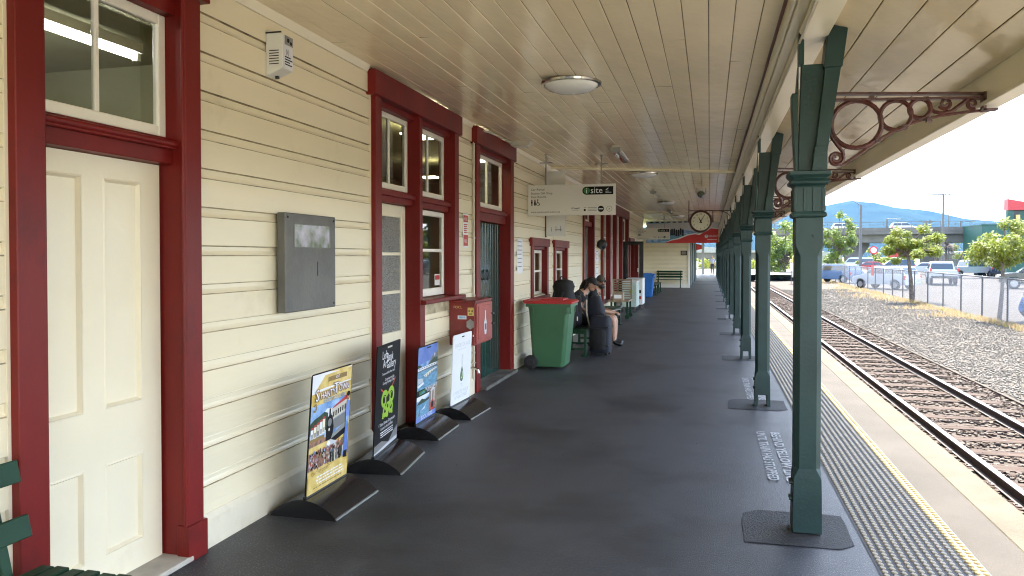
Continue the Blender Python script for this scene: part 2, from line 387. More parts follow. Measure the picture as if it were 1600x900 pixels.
# loose stones
def stones(name, n, xr, yr, z, sr, m, keep=lambda x,y: True):
    base = np.array([(x,y,zz) for zz in (-1,1) for y in (-1,1) for x in (-1,1)], float)
    Fq = np.array([(0,2,3,1),(4,5,7,6),(0,1,5,4),(2,6,7,3),(0,4,6,2),(1,3,7,5)])
    u = rng.random(n); yy = yr[0]*(yr[1]/yr[0])**u
    xx = rng.uniform(*xr, n); k = np.array([keep(a,b) for a,b in zip(xx,yy)]); xx, yy = xx[k], yy[k]; n = len(xx)
    s = rng.uniform(*sr, n)[:,None,None]*(1+yy[:,None,None]*.012)
    V = base[None]*rng.uniform(.35,1,(n,8,3))*s*np.array([1,1,.6])
    a = rng.uniform(0,6.28,n); ca, sa = np.cos(a)[:,None], np.sin(a)[:,None]
    V = np.stack([V[:,:,0]*ca-V[:,:,1]*sa, V[:,:,0]*sa+V[:,:,1]*ca, V[:,:,2]], 2)
    V += np.stack([xx, yy, z+(.10*np.clip((xx-6.1)/3.04,0,1) if xr[0] > 4 else 0*xx)], 1)[:,None,:]
    me = bpy.data.meshes.new(name); me.from_pydata(V.reshape(-1,3).tolist(), [], (np.arange(n)[:,None,None]*8+Fq[None]).reshape(-1,4).tolist()); me.materials.append(m)
    return struct(link(name, me), 'stuff')
rx = lambda x, y: not (2.80 < x < 2.95 or 3.94 < x < 4.09 or (2.42 < x < 4.46 and abs(((y+1.5+.35) % .70)-.35) < .10 and random.random() < .8))
stones('ballast_stones', 26000, (2.0, 4.9), (5.5, 45), -.68, (.016, .034), X['stone'], rx)
stones('gravel_stones', 34000, (4.8, 9.0), (9, 55), -.636, (.010, .021), X['stone2'])
stones('ballast_stones_dark', 5000, (2.0, 4.9), (5.5, 40), -.675, (.016, .034), X['sleeper'], rx)

t = thing('railway_track', 'single railway track with brown rails and wooden sleepers in ballast beside the platform', 'railway track', (3.44, 6, -.69))
def rail(xc):
    p = [(-.062,.02),(.062,.02),(.062,.032),(.012,.045),(.010,.105),(.034,.115),(.034,.138),(-.034,.138),(-.034,.115),(-.010,.105),(-.012,.045),(-.062,.032)]
    o = M().prism([(xc+a, b) for a, b in p], 'y', -20, 120).quad((xc-.030,-20,.1395),(xc+.030,-20,.1395),(xc+.030,120,.1395),(xc-.030,120,.1395), 1).build('rail', [X['rail'], X['railtop']], t, fixn=False)
for xc in (-.567, .567): rail(xc)
ii = list(range(80))
for i in ii:
    y = -1.5+.70*i
    sl = M().box(-1.05+random.uniform(-.03,.03), 1.05+random.uniform(-.03,.03), y-.11, y+.11, -.12, .030)
    for xc in (-.567, .567):
        for s in (-1, 1): sl.cyl((xc+s*.085, y, .018), (xc+s*.085, y, .05), .016, .012, 6, 1); sl.box(xc+s*.07-.03, xc+s*.07+.03, y-.05, y+.05, .018, .040, 1)
    sl.build('sleeper', [X['sleeper'], X['rail']], t)
t['label'] = 'single railway track with brown rusty rails on wooden sleepers and ballast beside the platform'

# ------------------------------------------------------------------ station building
B = thing('station_building', 'cream weatherboard station building with dark red door and window frames', 'station building', (-2.8, 12, 0))
def bd(m, name, mats, **k):                       # a building part, given in world coordinates
    par = k.pop('par', None); o = m.build(name, mats, None, **k)
    if par: o.parent = par; o.location = (0,0,0)
    else: o.parent = B; o.location = (2.8, -12, 0)
    return o
XW = -2.80; LIP0, PITCHB = .19, .2215
def boards(m, fn, u0, u1, z0, z1):
    """rusticated weatherboards; fn(u, out, z) -> world point"""
    k = 0
    while LIP0+k*PITCHB < z1:
        a, b = max(LIP0+k*PITCHB, z0), min(LIP0+(k+1)*PITCHB, z1); zt = LIP0+(k+1)*PITCHB; k += 1
        if b-a < .01: continue
        prof = [(-.0175, a), (.0015, a), (.0, a+.004)]
        c1 = zt-.062
        if c1 > a: prof.append((0, min(c1, b)))
        if b > c1: prof += [(z, w) for z, w in ((-.0062, zt-.0612), (-.0030, zt-.0560), (-.010, zt-.044), (-.0145, zt-.030), (-.016, zt-.006), (-.0175, zt-.001)) if a < w <= b+1e-6]
        u = u0
        while u < u1-.02:
            L = random.uniform(2.2, 5.2); e = u+L if u+L < u1-.5 else u1
            j = random.uniform(-.0018, .0018); g = .0012
            vs = [fn(uu, x+j, z) for uu in (u+g*(u > u0), e-g*(e < u1)) for x, z in prof]; n = len(prof)
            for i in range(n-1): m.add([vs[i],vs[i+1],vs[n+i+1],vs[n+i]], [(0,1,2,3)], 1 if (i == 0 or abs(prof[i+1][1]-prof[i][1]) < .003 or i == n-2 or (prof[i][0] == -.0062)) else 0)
            u = e
fx = lambda u, o, z: (XW+o, u, z)
wall = M()
segs = [(Y0, 2.50, 0, 3.28), (3.66, 5.95, 0, 3.28), (7.08, 8.16, 0, 1.235), (8.16, 8.84, 0, 3.28), (10.62, 11.88, 0, 3.28), (11.88, 13.12, 0, 1.03), (11.88, 13.12, 1.93, 3.28),
        (13.12, 13.72, 0, 3.28), (13.72, 15.04, 0, 1.03), (13.72, 15.04, 1.93, 3.28), (15.04, 17.02, 0, 3.28), (18.64, 20.0, 0, 3.28), (20.0, 26.6, 0, .45), (26.6, 29.0, 2.3, 3.28), (26.6, 27.2, 0, 2.3), (28.9, 33, 0, 3.28)]
for a, b, c, d in segs: boards(wall, fx, a, b, max(c, .19) if c == 0 else c, d)
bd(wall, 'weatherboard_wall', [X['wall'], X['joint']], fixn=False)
for y, z0, z1 in ((2.49,0,3.28),(5.94,0,3.28),(8.82,0,3.28),(11.86,.95,1.84),(13.70,.95,1.84),(17.0,0,3.28),(19.93,.4,3.28)): bd(M().box(-2.84,-2.7965,y-.016,y,z0,z1), 'scribe_strip', X['cream'])
for a, b in ((Y0,2.48),(3.68,5.93),(7.11,8.80),(10.67,17),(18.66,20),(20,27.2),(28.9,33)):
    sk = M(); sk.box(XW-.02, XW+.024, a, b, 0, .165); sk.prism([(XW-.02,.165),(XW+.024,.165),(XW+.004,.195),(XW-.02,.195)], 'y', a, b); bd(sk, 'skirting', X['skirt'])
bd(M().prism([(XW-.01,3.10+.13),(XW+.012,3.23),(XW+.045,3.29),(XW-.01,3.29)], 'y', 3.72, 5.86).prism([(XW-.01,3.23),(XW+.012,3.23),(XW+.045,3.29),(XW-.01,3.29)], 'y', 8.24, 8.74).prism([(XW-.01,3.23),(XW+.012,3.23),(XW+.045,3.29),(XW-.01,3.29)], 'y', 10.72, 33), 'cornice', X['cream'])
# rooms behind the glass
rm = M(); 
for a, b in ((1.2, 5.5), (5.6, 16), (16.1, 34)):
    rm.box(-6.6, -6.5, a, b, 0, 3.4).box(-6.6, -2.97, a, a+.05, 0, 3.4).box(-6.6, -2.97, b-.05, b, 0, 3.4).box(-6.6, -2.86, a, b, 3.3, 3.36)
    rm.box(-6.5, -2.97, a, b, .0, .03, 1)
bd(rm, 'interior_room', [X['inside'], X['insided']])
for a, b, c, d in segs: bd(M().box(-2.90, -2.83, a, b, c, d), 'wall_lining', X['inside'])
bd(M().box(-9, -6.7, Y0, 41, 0, 3.3).box(-6.7, -3.0, Y0, 1.1, 0, 3.3), 'rear_block', X['wall'])

def head(m, a, b, z0=3.06, z1=3.265): m.box(XW-.02, XW+.07, a-.055, b+.055, z0, z1)
def sash(m, y0, y1, z0, z1, x=-2.90, r=.05, bot=.06, mun=None, rail=None):
    m.box(x-.02, x+.02, y0, y0+r, z0, z1).box(x-.02, x+.02, y1-r, y1, z0, z1).box(x-.0195, x+.0195, y0+r, y1-r, z1-r, z1).box(x-.0195, x+.0195, y0+r, y1-r, z0, z0+bot)
    if mun: m.box(x-.014, x+.014, mun-.014, mun+.014, z0+bot, z1-r)
    if rail: m.box(x-.018, x+.018, y0+r, y1-r, rail-.016, rail+.016)
def pane(par, y0, y1, z0, z1, m='glass', x=-2.90, name='pane'):
    return bd(M().quad((x,y0,z0),(x,y1,z0),(x,y1,z1),(x,y0,z1)), name, X[m], par=par, fixn=False)

# --- near four-panel door
d = M(); xa, xb = -2.955, -2.915
def leaf(m, y0, y1, z0, z1, panels, x0, x1, rec=.018, mi=0):
    ys = sorted({y0, y1, *[p[0] for p in panels], *[p[1] for p in panels]}); zs = sorted({z0, z1, *[p[2] for p in panels], *[p[3] for p in panels]})
    for i in range(len(ys)-1):
        for j in range(len(zs)-1):
            c = ((ys[i]+ys[i+1])/2, (zs[j]+zs[j+1])/2)
            inp = any(p[0] < c[0] < p[1] and p[2] < c[1] < p[3] for p in panels)
            xx = x1-rec if inp else x1
            m.quad((xx,ys[i],zs[j]),(xx,ys[i+1],zs[j]),(xx,ys[i+1],zs[j+1]),(xx,ys[i],zs[j+1]), mi)
    for p in panels:
        r = .022
        o = [(x1,p[0],p[2]),(x1,p[1],p[2]),(x1,p[1],p[3]),(x1,p[0],p[3])]
        q = [(x1+.004,p[0]+r*.4,p[2]+r*.4),(x1+.004,p[1]-r*.4,p[2]+r*.4),(x1+.004,p[1]-r*.4,p[3]-r*.4),(x1+.004,p[0]+r*.4,p[3]-r*.4)]
        s_ = [(x1-rec-.002,p[0]+r,p[2]+r),(x1-rec-.002,p[1]-r,p[2]+r),(x1-rec-.002,p[1]-r,p[3]-r),(x1-rec-.002,p[0]+r,p[3]-r)]
        m.add(o+q+s_, [(i,(i+1)%4,4+(i+1)%4,4+i) for i in range(4)]+[(4+i,4+(i+1)%4,8+(i+1)%4,8+i) for i in range(4)], mi)
    m.quad((x1,y1,z0),(x0,y1,z0),(x0,y1,z1),(x1,y1,z1), mi).quad((x0,y0,z0),(x1,y0,z0),(x1,y0,z1),(x0,y0,z1), mi)
leaf(d, 2.64, 3.515, .035, 2.175, [(2.74,2.985,.18,.64),(3.115,3.375,.18,.64),(2.74,2.985,.915,2.07),(3.115,3.375,.915,2.07)], xa, xb)
D1 = bd(d, 'door', X['cream'], fixn=False); tag(D1, 'plain cream four panel door')
f = M().box(XW-.16, XW+.045, 2.49, 2.63, 0, 3.10).box(XW-.16, XW+.045, 3.53, 3.66, 0, 3.10)
f.box(XW-.02, XW+.06, 3.515, 3.675, 0, .20).box(XW-.02, XW+.058, 2.475, 2.645, 0, .20)
f.cyl((XW+.03,3.527,0),(XW+.03,3.527,3.1),.012,n=8).cyl((XW+.03,2.633,0),(XW+.03,2.633,3.1),.012,n=8)
head(f, 2.49, 3.66, 3.10, 3.27)
f.box(XW-.155, XW-.04, 2.63, 3.53, 2.18, 2.32).box(XW-.05, XW-.005, 2.63, 3.53, 2.255, 2.30).cyl((XW-.012,2.63,2.285),(XW-.012,3.53,2.285),.02,n=10)
f.box(XW-.155, XW-.02, 2.62, 3.54, 2.985, 3.12)
bd(f, 'door_frame', X['red'], par=D1, bevel=.004)
s = M(); sash(s, 2.63, 3.53, 2.325, 2.985, -2.90, .055, .06, 3.06); bd(s, 'fanlight', X['white_paint'], par=D1, bevel=.005)
pane(D1, 2.66, 3.50, 2.36, 2.95)
bd(M().box(-3.0, -2.735, 2.62, 3.55, .004, .034), 'doorstep', mat('doorstep_stone', (.45,.42,.37), .8, .12, 8), par=D1, bevel=.006)
bd(M().quad((-2.93,2.64,2.33),(-2.93,3.5,2.33),(-2.93,3.5,2.34),(-2.93,2.64,2.34)), 'sash_stop', X['red'], par=D1, fixn=False)
tl = thing('fluorescent_tube', 'lit fluorescent tube on the ceiling seen through the fanlight of the near cream door', 'strip light', (-3.98, 3.5, 3.1))
M().cyl((0,-1.0,0),(0,1.06,0),.019,n=10).build('tube', X['lamp'], tl)
M().box(-.04,.04,-1.05,1.1,.03,.10).box(-.02,.02,1.06,1.1,-.025,.04).box(-.02,.02,-1.05,-1.0,-.025,.04).cyl((0,0,.1),(0,0,.205),.012).build('batten', X['offwhite'], tl)

# --- half-glazed door and window under one red head
f = M().box(XW-.15, XW+.045, 5.94, 6.07, 0, 3.06).box(XW-.15, XW+.045, 6.955, 7.03, 1.2, 3.06).box(XW-.15, XW+.045, 6.955, 7.09, 0, 1.2).box(XW-.15, XW+.045, 8.01, 8.15, 1.24, 3.06)
head(f, 5.94, 8.15, 3.05, 3.262)
for a, b in ((6.07,6.955),(7.03,8.01)):
    f.box(XW-.148, XW-.03, a, b, 2.17, 2.29).box(XW-.04, XW+.005, a, b, 2.225, 2.27).box(XW-.148, XW-.01, a, b, 3.0, 3.08)
GD = M(); leaf(GD, 6.09, 6.94, .03, 2.16, [(6.19,6.84,.20,.86)], -2.95, -2.905); GD = None
g = M().box(-2.95,-2.905,6.08,6.18,.03,2.165).box(-2.95,-2.905,6.85,6.945,.03,2.165).box(-2.95,-2.9055,6.18,6.85,2.05,2.165).box(-2.95,-2.9055,6.18,6.85,.03,.96)
for z in (1.335, 1.70): g.box(-2.945,-2.908,6.18,6.85,z-.015,z+.015)
D2 = bd(g, 'glazed_door', X['cream'], bevel=.005)
for a, b in ((.96,1.32),(1.35,1.685),(1.715,2.05)): pane(D2, 6.18, 6.85, a, b, 'obscure', -2.925)
W2 = bd(f, 'window', X['red'], bevel=.004); tag(W2, 'tall red frame shared by the half glazed door and sash window')
s = M(); sash(s, 6.08, 6.945, 2.30, 3.0, -2.90, .05, .055, 6.52); sash(s, 7.04, 8.0, 2.30, 3.0, -2.90, .05, .055, 7.52); sash(s, 7.04, 8.0, 1.255, 2.16, -2.90, .055, .08, None, 1.74)
bd(s, 'sash', X['white_paint'], par=W2, bevel=.005)
pane(W2, 6.12, 6.90, 2.34, 2.96); pane(W2, 7.08, 7.96, 2.34, 2.96); pane(W2, 7.08, 7.96, 1.30, 2.12)
bd(M().box(XW-.14, XW+.105, 6.97, 8.22, 1.20, 1.243), 'sill', X['red'], par=W2, bevel=.006)
bd(M().box(-2.899,-2.897,7.74,7.90,1.36,1.48).box(-2.899,-2.896,7.75,7.89,1.42,1.47,1), 'window_sticker', [X['white'], X['pred']], par=W2)
bd(M().box(XW-.25, XW-.0, 6.07, 6.955, .003, .03), 'doorstep', X['weath'], par=D2)

# --- green double doors
f = M().box(XW-.15, XW+.045, 8.82, 8.98, 0, 3.06).box(XW-.15, XW+.045, 10.45, 10.64, 0, 3.06); head(f, 8.82, 10.64, 3.05, 3.262)
f.box(XW-.148, XW-.03, 8.98, 10.45, 2.13, 2.31).box(XW-.04, XW+.005, 8.98, 10.45, 2.24, 2.29).box(XW-.148, XW-.01, 8.98, 10.45, 3.0, 3.08)
g = M()
for a, b in ((8.99, 9.708), (9.722, 10.44)):
    n = 6; w = (b-a)/n
    for i in range(n): g.prism([(-2.955,a+i*w+.001),(-2.921,a+i*w+.001),(-2.915,a+i*w+.008),(-2.915,a+(i+1)*w-.008),(-2.921,a+(i+1)*w-.001),(-2.955,a+(i+1)*w-.001)], 'z', .06, 2.12)
D3 = bd(g, 'double_door', X['dgreen'], bevel=.0015); tag(D3, 'dark green double door of vertical boards')
bd(f, 'door_frame', X['red'], par=D3, bevel=.004)
s = M(); sash(s, 8.99, 10.44, 2.32, 3.0, -2.90, .05, .06, 9.715); bd(s, 'fanlight', X['white_paint'], par=D3, bevel=.005)
pane(D3, 9.03, 10.40, 2.36, 2.96)
for y in (9.62, 9.80):
    h = M(); h.tube([(-2.90, y+.05*math.cos(a), 1.42+.06*math.sin(a)) for a in np.linspace(0,2*math.pi,14)[:-1]], .007, 6, closed=True); h.cyl((-2.916,y,1.48),(-2.895,y,1.48),.016)
    bd(h, 'ring_handle', X['dark'], par=D3)
bd(M().box(-2.9145,-2.911,9.24,9.46,1.42,1.74), 'door_notice', X['paper'], par=D3)
bd(M().box(XW-.14, XW+.13, 8.97, 10.55, .003, .05), 'doorstep', X['weath'], par=D3, bevel=.008)

for i, (px, py, z, w_, lab) in enumerate(((673,213,3.15,.5,'lit yellow ceiling panel seen through the right upper pane of the tall window'),(672,278,3.0,.22,'small lit ceiling panel deeper in the room behind the tall window'),(768,250,3.15,.5,'lit ceiling panel seen through the fanlight over the green double door'))):
    q = onZ(px, py, z); tag(M().box(q.x-w_*.6,q.x+w_*.6,q.y-w_*.5,q.y+w_*.5,z,z+.02).build('ceiling_panel', X['lampwarm']), lab, 'ceiling light')

# --- two small windows
def small_window(y0, y1, z0, z1):
    f = M().box(XW-.12, XW+.035, y0, y0+.13, z0, z1).box(XW-.12, XW+.035, y1-.13, y1, z0, z1).box(XW-.02, XW+.05, y0-.05, y1+.05, z1, z1+.14).box(XW-.12, XW+.06, y0-.03, y1+.03, z0-.05, z0)
    f.box(XW-.12, XW-.01, y0+.13, y1-.13, z1-.05, z1)
    w = bd(f, 'window', X['red'], bevel=.004); m = (y0+y1)/2
    s = M(); sash(s, y0+.14, y1-.14, z0+.01, z1-.06, -2.885, .05, .06, m, (z0+z1)/2); bd(s, 'sash', X['white_paint'], par=w, bevel=.004); pane(w, y0+.18, y1-.18, z0+.06, z1-.1, x=-2.885)
small_window(11.86, 13.14, 1.0, 1.84); small_window(13.70, 15.06, 1.0, 1.84)
# --- far green door
f = M().box(XW-.13, XW+.045, 17.0, 17.16, 0, 3.06).box(XW-.13, XW+.045, 18.5, 18.66, 0, 3.06).box(XW-.13, XW-.01, 17.16, 18.5, 2.4, 2.5).box(XW-.13,XW-.01,17.16,18.5,2.99,3.08); head(f, 17, 18.66)
D4 = bd(M().box(-2.95,-2.91,17.16,18.5,.03,2.4).box(-2.912,-2.905,17.3,17.75,.3,2.25).box(-2.912,-2.905,17.9,18.36,.3,2.25), 'door', mat('pale_green_door_paint', (.16,.20,.17), .18, .06, 2), bevel=.004); tag(D4, 'glossy grey green door under a fanlight')
bd(f, 'door_frame', X['red'], par=D4, bevel=.004)
s = M(); sash(s, 17.17, 18.49, 2.51, 2.99, -2.90, .05, .05, 17.83); bd(s, 'fanlight', X['white_paint'], par=D4); pane(D4, 17.2, 18.4, 2.55, 2.95)
# --- long red window bay
f = M(); s = M(); ys = [20.02, 21.5, 23.0, 24.6, 26.5]
posts = [M().box(XW-.12, XW+.07, y-.09, y+.09, 0.46, 2.95) for y in ys]
f.box(XW-.05, XW+.08, 19.9, 26.65, 2.95, 3.22).box(XW-.12, XW+.09, 19.92, 26.62, .40, .46)
for a, b in zip(ys[:-1], ys[1:]): sash(s, a+.09, b-.09, .47, 2.94, -2.87, .07, .08, (a+b)/2, 2.2)
W5 = bd(f, 'window', X['red'], bevel=.004); [bd(q, 'window_post', X['red'], par=W5, bevel=.004) for q in posts]; tag(W5, 'long bay of tall windows between red posts'); bd(s, 'sash', X['white_paint'], par=W5)
for a, b in zip(ys[:-1], ys[1:]): pane(W5, a+.14, b-.14, .5, 2.9, x=-2.87)
# --- doorway with the dark glazed door standing open
f = M().box(XW-.13, XW+.06, 27.2, 27.34, 0, 2.3).box(XW-.13, XW+.20, 28.75, 28.93, 0, 2.22).box(XW-.13, XW+.05, 27.2, 28.9, 2.2, 2.34)
D5 = bd(M().box(XW+.05, XW+.70, 25.0, 25.05, .05, .22).box(XW+.05, XW+.70, 25.0, 25.05, 2.05, 2.16).box(XW+.05, XW+.17, 25.001, 25.049, .22, 2.05).box(XW+.56, XW+.70, 25.001, 25.049, .22, 2.05), 'open_door', X['black'], bevel=.004); tag(D5, 'black framed glazed door standing open')
bd(M().quad((XW+.15,25.025,.2),(XW+.6,25.025,.2),(XW+.6,25.025,2.08),(XW+.15,25.025,2.08)), 'pane', X['glass'], par=D5, fixn=False)
bd(f, 'door_frame', X['red'], par=D5, bevel=.004)
bd(M().box(XW+.16, XW+.205, 28.72, 28.75, 1.08, 1.22), 'lock_plate', X['white'], par=D5)
# --- end wall across the platform and the passage beside it
e = M(); boards(e, lambda u, o, z: (u, 41-o, z), -4.2, -1.10, .19, 3.1); boards(e, lambda u, o, z: (-3.9+o, u, z), 33, 41, .19, 3.25); boards(e, lambda u, o, z: (u, 33.0+o, z), -3.9, -2.8, .19, 3.25)
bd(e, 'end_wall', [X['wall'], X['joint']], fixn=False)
bd(M().box(-1.12,-1.0,40.96,41.1,0,3.1).box(-4.2,-1.12,40.97,41,0,.18).box(-4.2,-1.12,41.02,41.2,0,3.1).box(-3.9,-3.86,33,41,0,.18), 'corner_board', X['white_paint'])
bd(M().box(-1.15,-1.02,41.2,58,0,2.9).box(-1.02,-.97,41.25,41.45,0,2.4).box(-1.02,-.98,46,46.2,0,2.5).box(-1.02,-.98,52,52.2,0,2.5).box(-1.02,-.96,57.7,58,0,2.6), 'passage_wall', X['green'])
bd(M().box(-1.0,.5,41.0,41.12,2.42,3.1), 'passage_lintel', X['cream'])

# ------------------------------------------------------------------ canopy
C = thing('platform_canopy', 'cream boarded veranda roof over the platform', 'canopy', (0, 12, 0))
def cn(m, name, mats, **k): o = m.build(name, mats, None, **k); o.parent = C; o.location = (0,-12,0); return o
def zc(x): return 3.285-.05*(x+2.79)
def lining(m, x0, z0, x1, z1, w, y0, y1, tilt):
    L = math.hypot(x1-x0, z1-z0); n = round(L/w); dx, dz = (x1-x0)/L, (z1-z0)/L; nx, nz = dz, -dx   # normal pointing down
    if nz > 0: nx, nz = -nx, -nz
    for i in range(n):
        y = y0-random.uniform(0, 3)
        while y < y1:
            e = y+random.uniform(3., 5.6); a, b = L*i/n+.0022, L*(i+1)/n-.0022; t = random.uniform(-tilt, tilt); g = .0035
            P = lambda u, d, yy: (x0+dx*u+nx*d, yy, z0+dz*u+nz*d)
            c = (a+b)/2; j = random.uniform(0,.0015)
            pr = [(a,-.012),(a,-.0045+j),(a+g,(a-c)*t+j),(b-g,(b-c)*t+j),(b,-.0045+j),(b,-.012)]
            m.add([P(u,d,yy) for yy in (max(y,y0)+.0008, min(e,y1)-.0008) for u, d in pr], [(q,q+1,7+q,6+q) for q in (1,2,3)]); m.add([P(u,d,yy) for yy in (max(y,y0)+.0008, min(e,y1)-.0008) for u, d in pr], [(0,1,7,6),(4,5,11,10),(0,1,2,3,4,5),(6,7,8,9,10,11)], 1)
            y = e
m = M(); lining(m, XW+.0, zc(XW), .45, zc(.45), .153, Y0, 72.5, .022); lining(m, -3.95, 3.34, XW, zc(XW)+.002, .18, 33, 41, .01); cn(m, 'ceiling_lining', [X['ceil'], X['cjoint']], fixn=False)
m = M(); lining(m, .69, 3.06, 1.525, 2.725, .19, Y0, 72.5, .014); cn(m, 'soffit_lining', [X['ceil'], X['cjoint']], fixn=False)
m = M().box(.53,.675,Y0,72.5,2.985,3.16).box(.455,.53,Y0,72.5,3.045,3.16).box(.42,.455,Y0,72.5,3.085,3.16).cyl((.44,Y0,3.08),(.44,72.5,3.08),.022,n=8)
m.cyl((.535,Y0,3.03),(.535,72.5,3.03),.02,n=8)
cn(m, 'beam', X['cream'], bevel=.004)
cn(M().tube([(.517+.004*math.sin(y*1.3),y,2.975-.012*abs(math.sin(y*math.pi/4.0+.55))) for y in np.arange(Y0,60,.5)], .007, 5), 'cable', X['offwhite'])
m = M().box(1.525,1.575,Y0,72.5,2.565,2.82).box(1.505,1.615,Y0,72.5,2.54,2.565)
cn(m, 'fascia', X['cream'], bevel=.004)
m = M()
for y in (13.39, 27.0, 39.5): m.prism([(XW,zc(XW)-.035),(.42,zc(.42)-.035),(.42,zc(.42)-.001),(XW,zc(XW)-.001)], 'y', y-.03, y+.03)
cn(m, 'ceiling_batten', X['cream'])
m = M().prism([(1.64,2.83),(1.64,2.86),(-2.9,3.95),(-6.0,5.0),(-9.4,3.6),(-9.4,3.57),(-6.0,4.96),(-2.9,3.91)], 'y', Y0-.2, 72.7)
cn(m, 'roof', X['roofmetal'], fixn=True)
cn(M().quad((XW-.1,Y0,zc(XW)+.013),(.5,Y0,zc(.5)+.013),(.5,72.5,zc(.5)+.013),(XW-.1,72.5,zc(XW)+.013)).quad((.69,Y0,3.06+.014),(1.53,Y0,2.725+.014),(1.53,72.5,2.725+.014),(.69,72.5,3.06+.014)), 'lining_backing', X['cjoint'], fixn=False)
cn(M().prism([(XW-.1,3.31),(.68,3.17),(1.52,2.80),(1.52,2.84),(.68,3.25),(XW-.1,3.36)], 'y', Y0-.1, Y0), 'gable_end', X['cream'])

# ------------------------------------------------------------------ cast iron columns
def loft(m, secs):
    """square column sections (z, half width, chamfer)"""
    vs = []; 
    for z, h, c in secs:
        c = max(c, .0015)
        vs += [(a, b, z) for a, b in ((-h+c,-h),(h-c,-h),(h,-h+c),(h,h-c),(h-c,h),(-h+c,h),(-h,h-c),(-h,-h+c))]
    k = len(secs)
    m.add(vs, [(i*8+j, i*8+(j+1)%8, (i+1)*8+(j+1)%8, (i+1)*8+j) for i in range(k-1) for j in range(8)]+[tuple(range(8)), tuple(range((k-1)*8, k*8))])
def column(y, split, label):
    t = thing('veranda_column', label, 'column', (.575, y, 0), 0, 'cast iron columns holding up the veranda')
    m = M(); z0 = .13 if split else .012
    loft(m, [(z0,.083,0),(.24,.081,0),(.34,.079,0),(.40,.076,.028),(1.68,.076,.028),(1.75,.078,0),(1.91,.078,0)])
    if split:
        for s in (-1, 1):
            m.prism([(s*.083,.131),(s*.045,.131),(s*.048,.03),(s*.052,0),(s*.086,0)], 'y', -.07, .07)
    m.build('shaft', X['green'], t, bevel=.002)
    m = M()
    for zz in (.30, .20): m.cyl((-.10,-.03,zz),(-.078,-.03,zz),.011,n=6).cyl((-.098,.03,zz),(-.078,.03,zz),.011,n=6)
    m.cyl((.03,-.081,1.80),(.03,-.086,1.80),.012,n=8)
    m.build('bolt', X['green'], t)
    m = M(); loft(m, [(1.91,.082,0),(1.915,.094,.004),(1.928,.098,.004),(1.942,.094,.004),(1.945,.083,0),(2.09,.083,0),(2.10,.088,0),(2.112,.108,.004),(2.125,.112,.004),(2.145,.098,.004),(2.165,.118,.004),(2.185,.118,.004),(2.19,.09,0)])
    for a in (-.078,-.026,.026,.078):
        for s in (-1, 1): m.box(a-.009,a+.009,s*.083-.007,s*.083+.007,1.95,2.085); m.box(s*.083-.007,s*.083+.007,a-.009,a+.009,1.95,2.085)
    m.build('capital', X['green'], t, bevel=.002)
    m = M()
    m.prism([(-.060,2.19),(.05,2.19),(.125,2.835),(-.045,2.835)], 'y', -.022, .022)
    m.prism([(-.062,2.835),(-.030,2.835),(-.030,2.98),(-.052,3.03),(-.062,3.03)], 'y', -.035, .035)
    m.prism([(-.078,2.19),(-.062,2.19),(-.062,2.835),(-.074,2.66),(-.100,2.66),(-.100,2.60)], 'y', -.05, .05)
    m.prism([(.020,2.19),(.085,2.19),(.205,3.03),(.10,3.06),(.088,2.835)], 'y', -.064, .064)
    m.prism([(.012,2.19),(.10,2.19),(.10,2.30),(.085,2.335),(.028,2.335)], 'y', -.080, .080)
    m.prism([(.075,2.80),(.178,2.80),(.207,3.028),(.10,3.045)], 'y', -.080, .080)
    m.build('forked_head', X['green'], t, bevel=.003)
    m = M(); r = .0140
    def ring(cx, cz, R_, rr=r): m.tube([(cx+R_*math.cos(a), 0, cz+R_*math.sin(a)) for a in np.linspace(0,2*math.pi,25)[:-1]], rr, 6, closed=True)
    def scroll(cx, cz, R_, a0, turns, sgn=1, rr=.0095):
        m.tube([(cx+R_*(1-.72*k/20)*math.cos(a0+sgn*turns*2*math.pi*k/20), 0, cz+R_*(1-.72*k/20)*math.sin(a0+sgn*turns*2*math.pi*k/20)) for k in range(21)], rr, 6)
    def bar(a, b, h=.008, w=.022):
        m.prism([(a[0],a[1]-h),(b[0],b[1]-h),(b[0],b[1]+h),(a[0],a[1]+h)], 'y', -w, w)
    bar((.125,2.655),(.945,2.612),.007); bar((.12,2.617),(.945,2.588),.007)
    ring(.268,2.466,.140,.0155); ring(.483,2.510,.086); ring(.612,2.543,.056)
    scroll(.745,2.565,.034,R(200),1.5); scroll(.885,2.556,.030,R(-60),1.4,-1)
    m.tube([(.655,0,2.575),(.668,0,2.54),(.69,0,2.52),(.73,0,2.512),(.78,0,2.522),(.83,0,2.56),(.86,0,2.585)], .012, 6)
    m.tube([(.185,0,2.22),(.30,0,2.30),(.40,0,2.375),(.50,0,2.435),(.60,0,2.472),(.72,0,2.497),(.85,0,2.512),(.99,0,2.520)], .009, 6)
    m.tube([(.128,0,2.445),(.135,0,2.39),(.165,0,2.345),(.195,0,2.305),(.202,0,2.262)], .0125, 6)
    scroll(.158,2.268,.044,0,1.75,-1,.0115)
    m.box(.935,.95,-.03,.03,2.51,2.62); m.box(.925,1.01,-.03,.03,2.512,2.524)
    for a, b in ((.35,2.62),(.483,2.601),(.64,2.60),(.39,2.37),(.53,2.44),(.66,2.475)): m.box(a-.014,a+.014,-.018,.018,b-.014,b+.010)
    m.build('scroll_bracket', X['dred'], t, smooth=50)
    return t
ordn = ['first','second','third','fourth','fifth','sixth','seventh','eighth','ninth','tenth','eleventh','twelfth','thirteenth','fourteenth','fifteenth','sixteenth']
c1 = column(colY[0], False, 'nearest dark green iron column, its solid foot in a dark asphalt patch')
c2 = column(colY[1], True, 'second dark green iron column, standing on a split two toed foot')
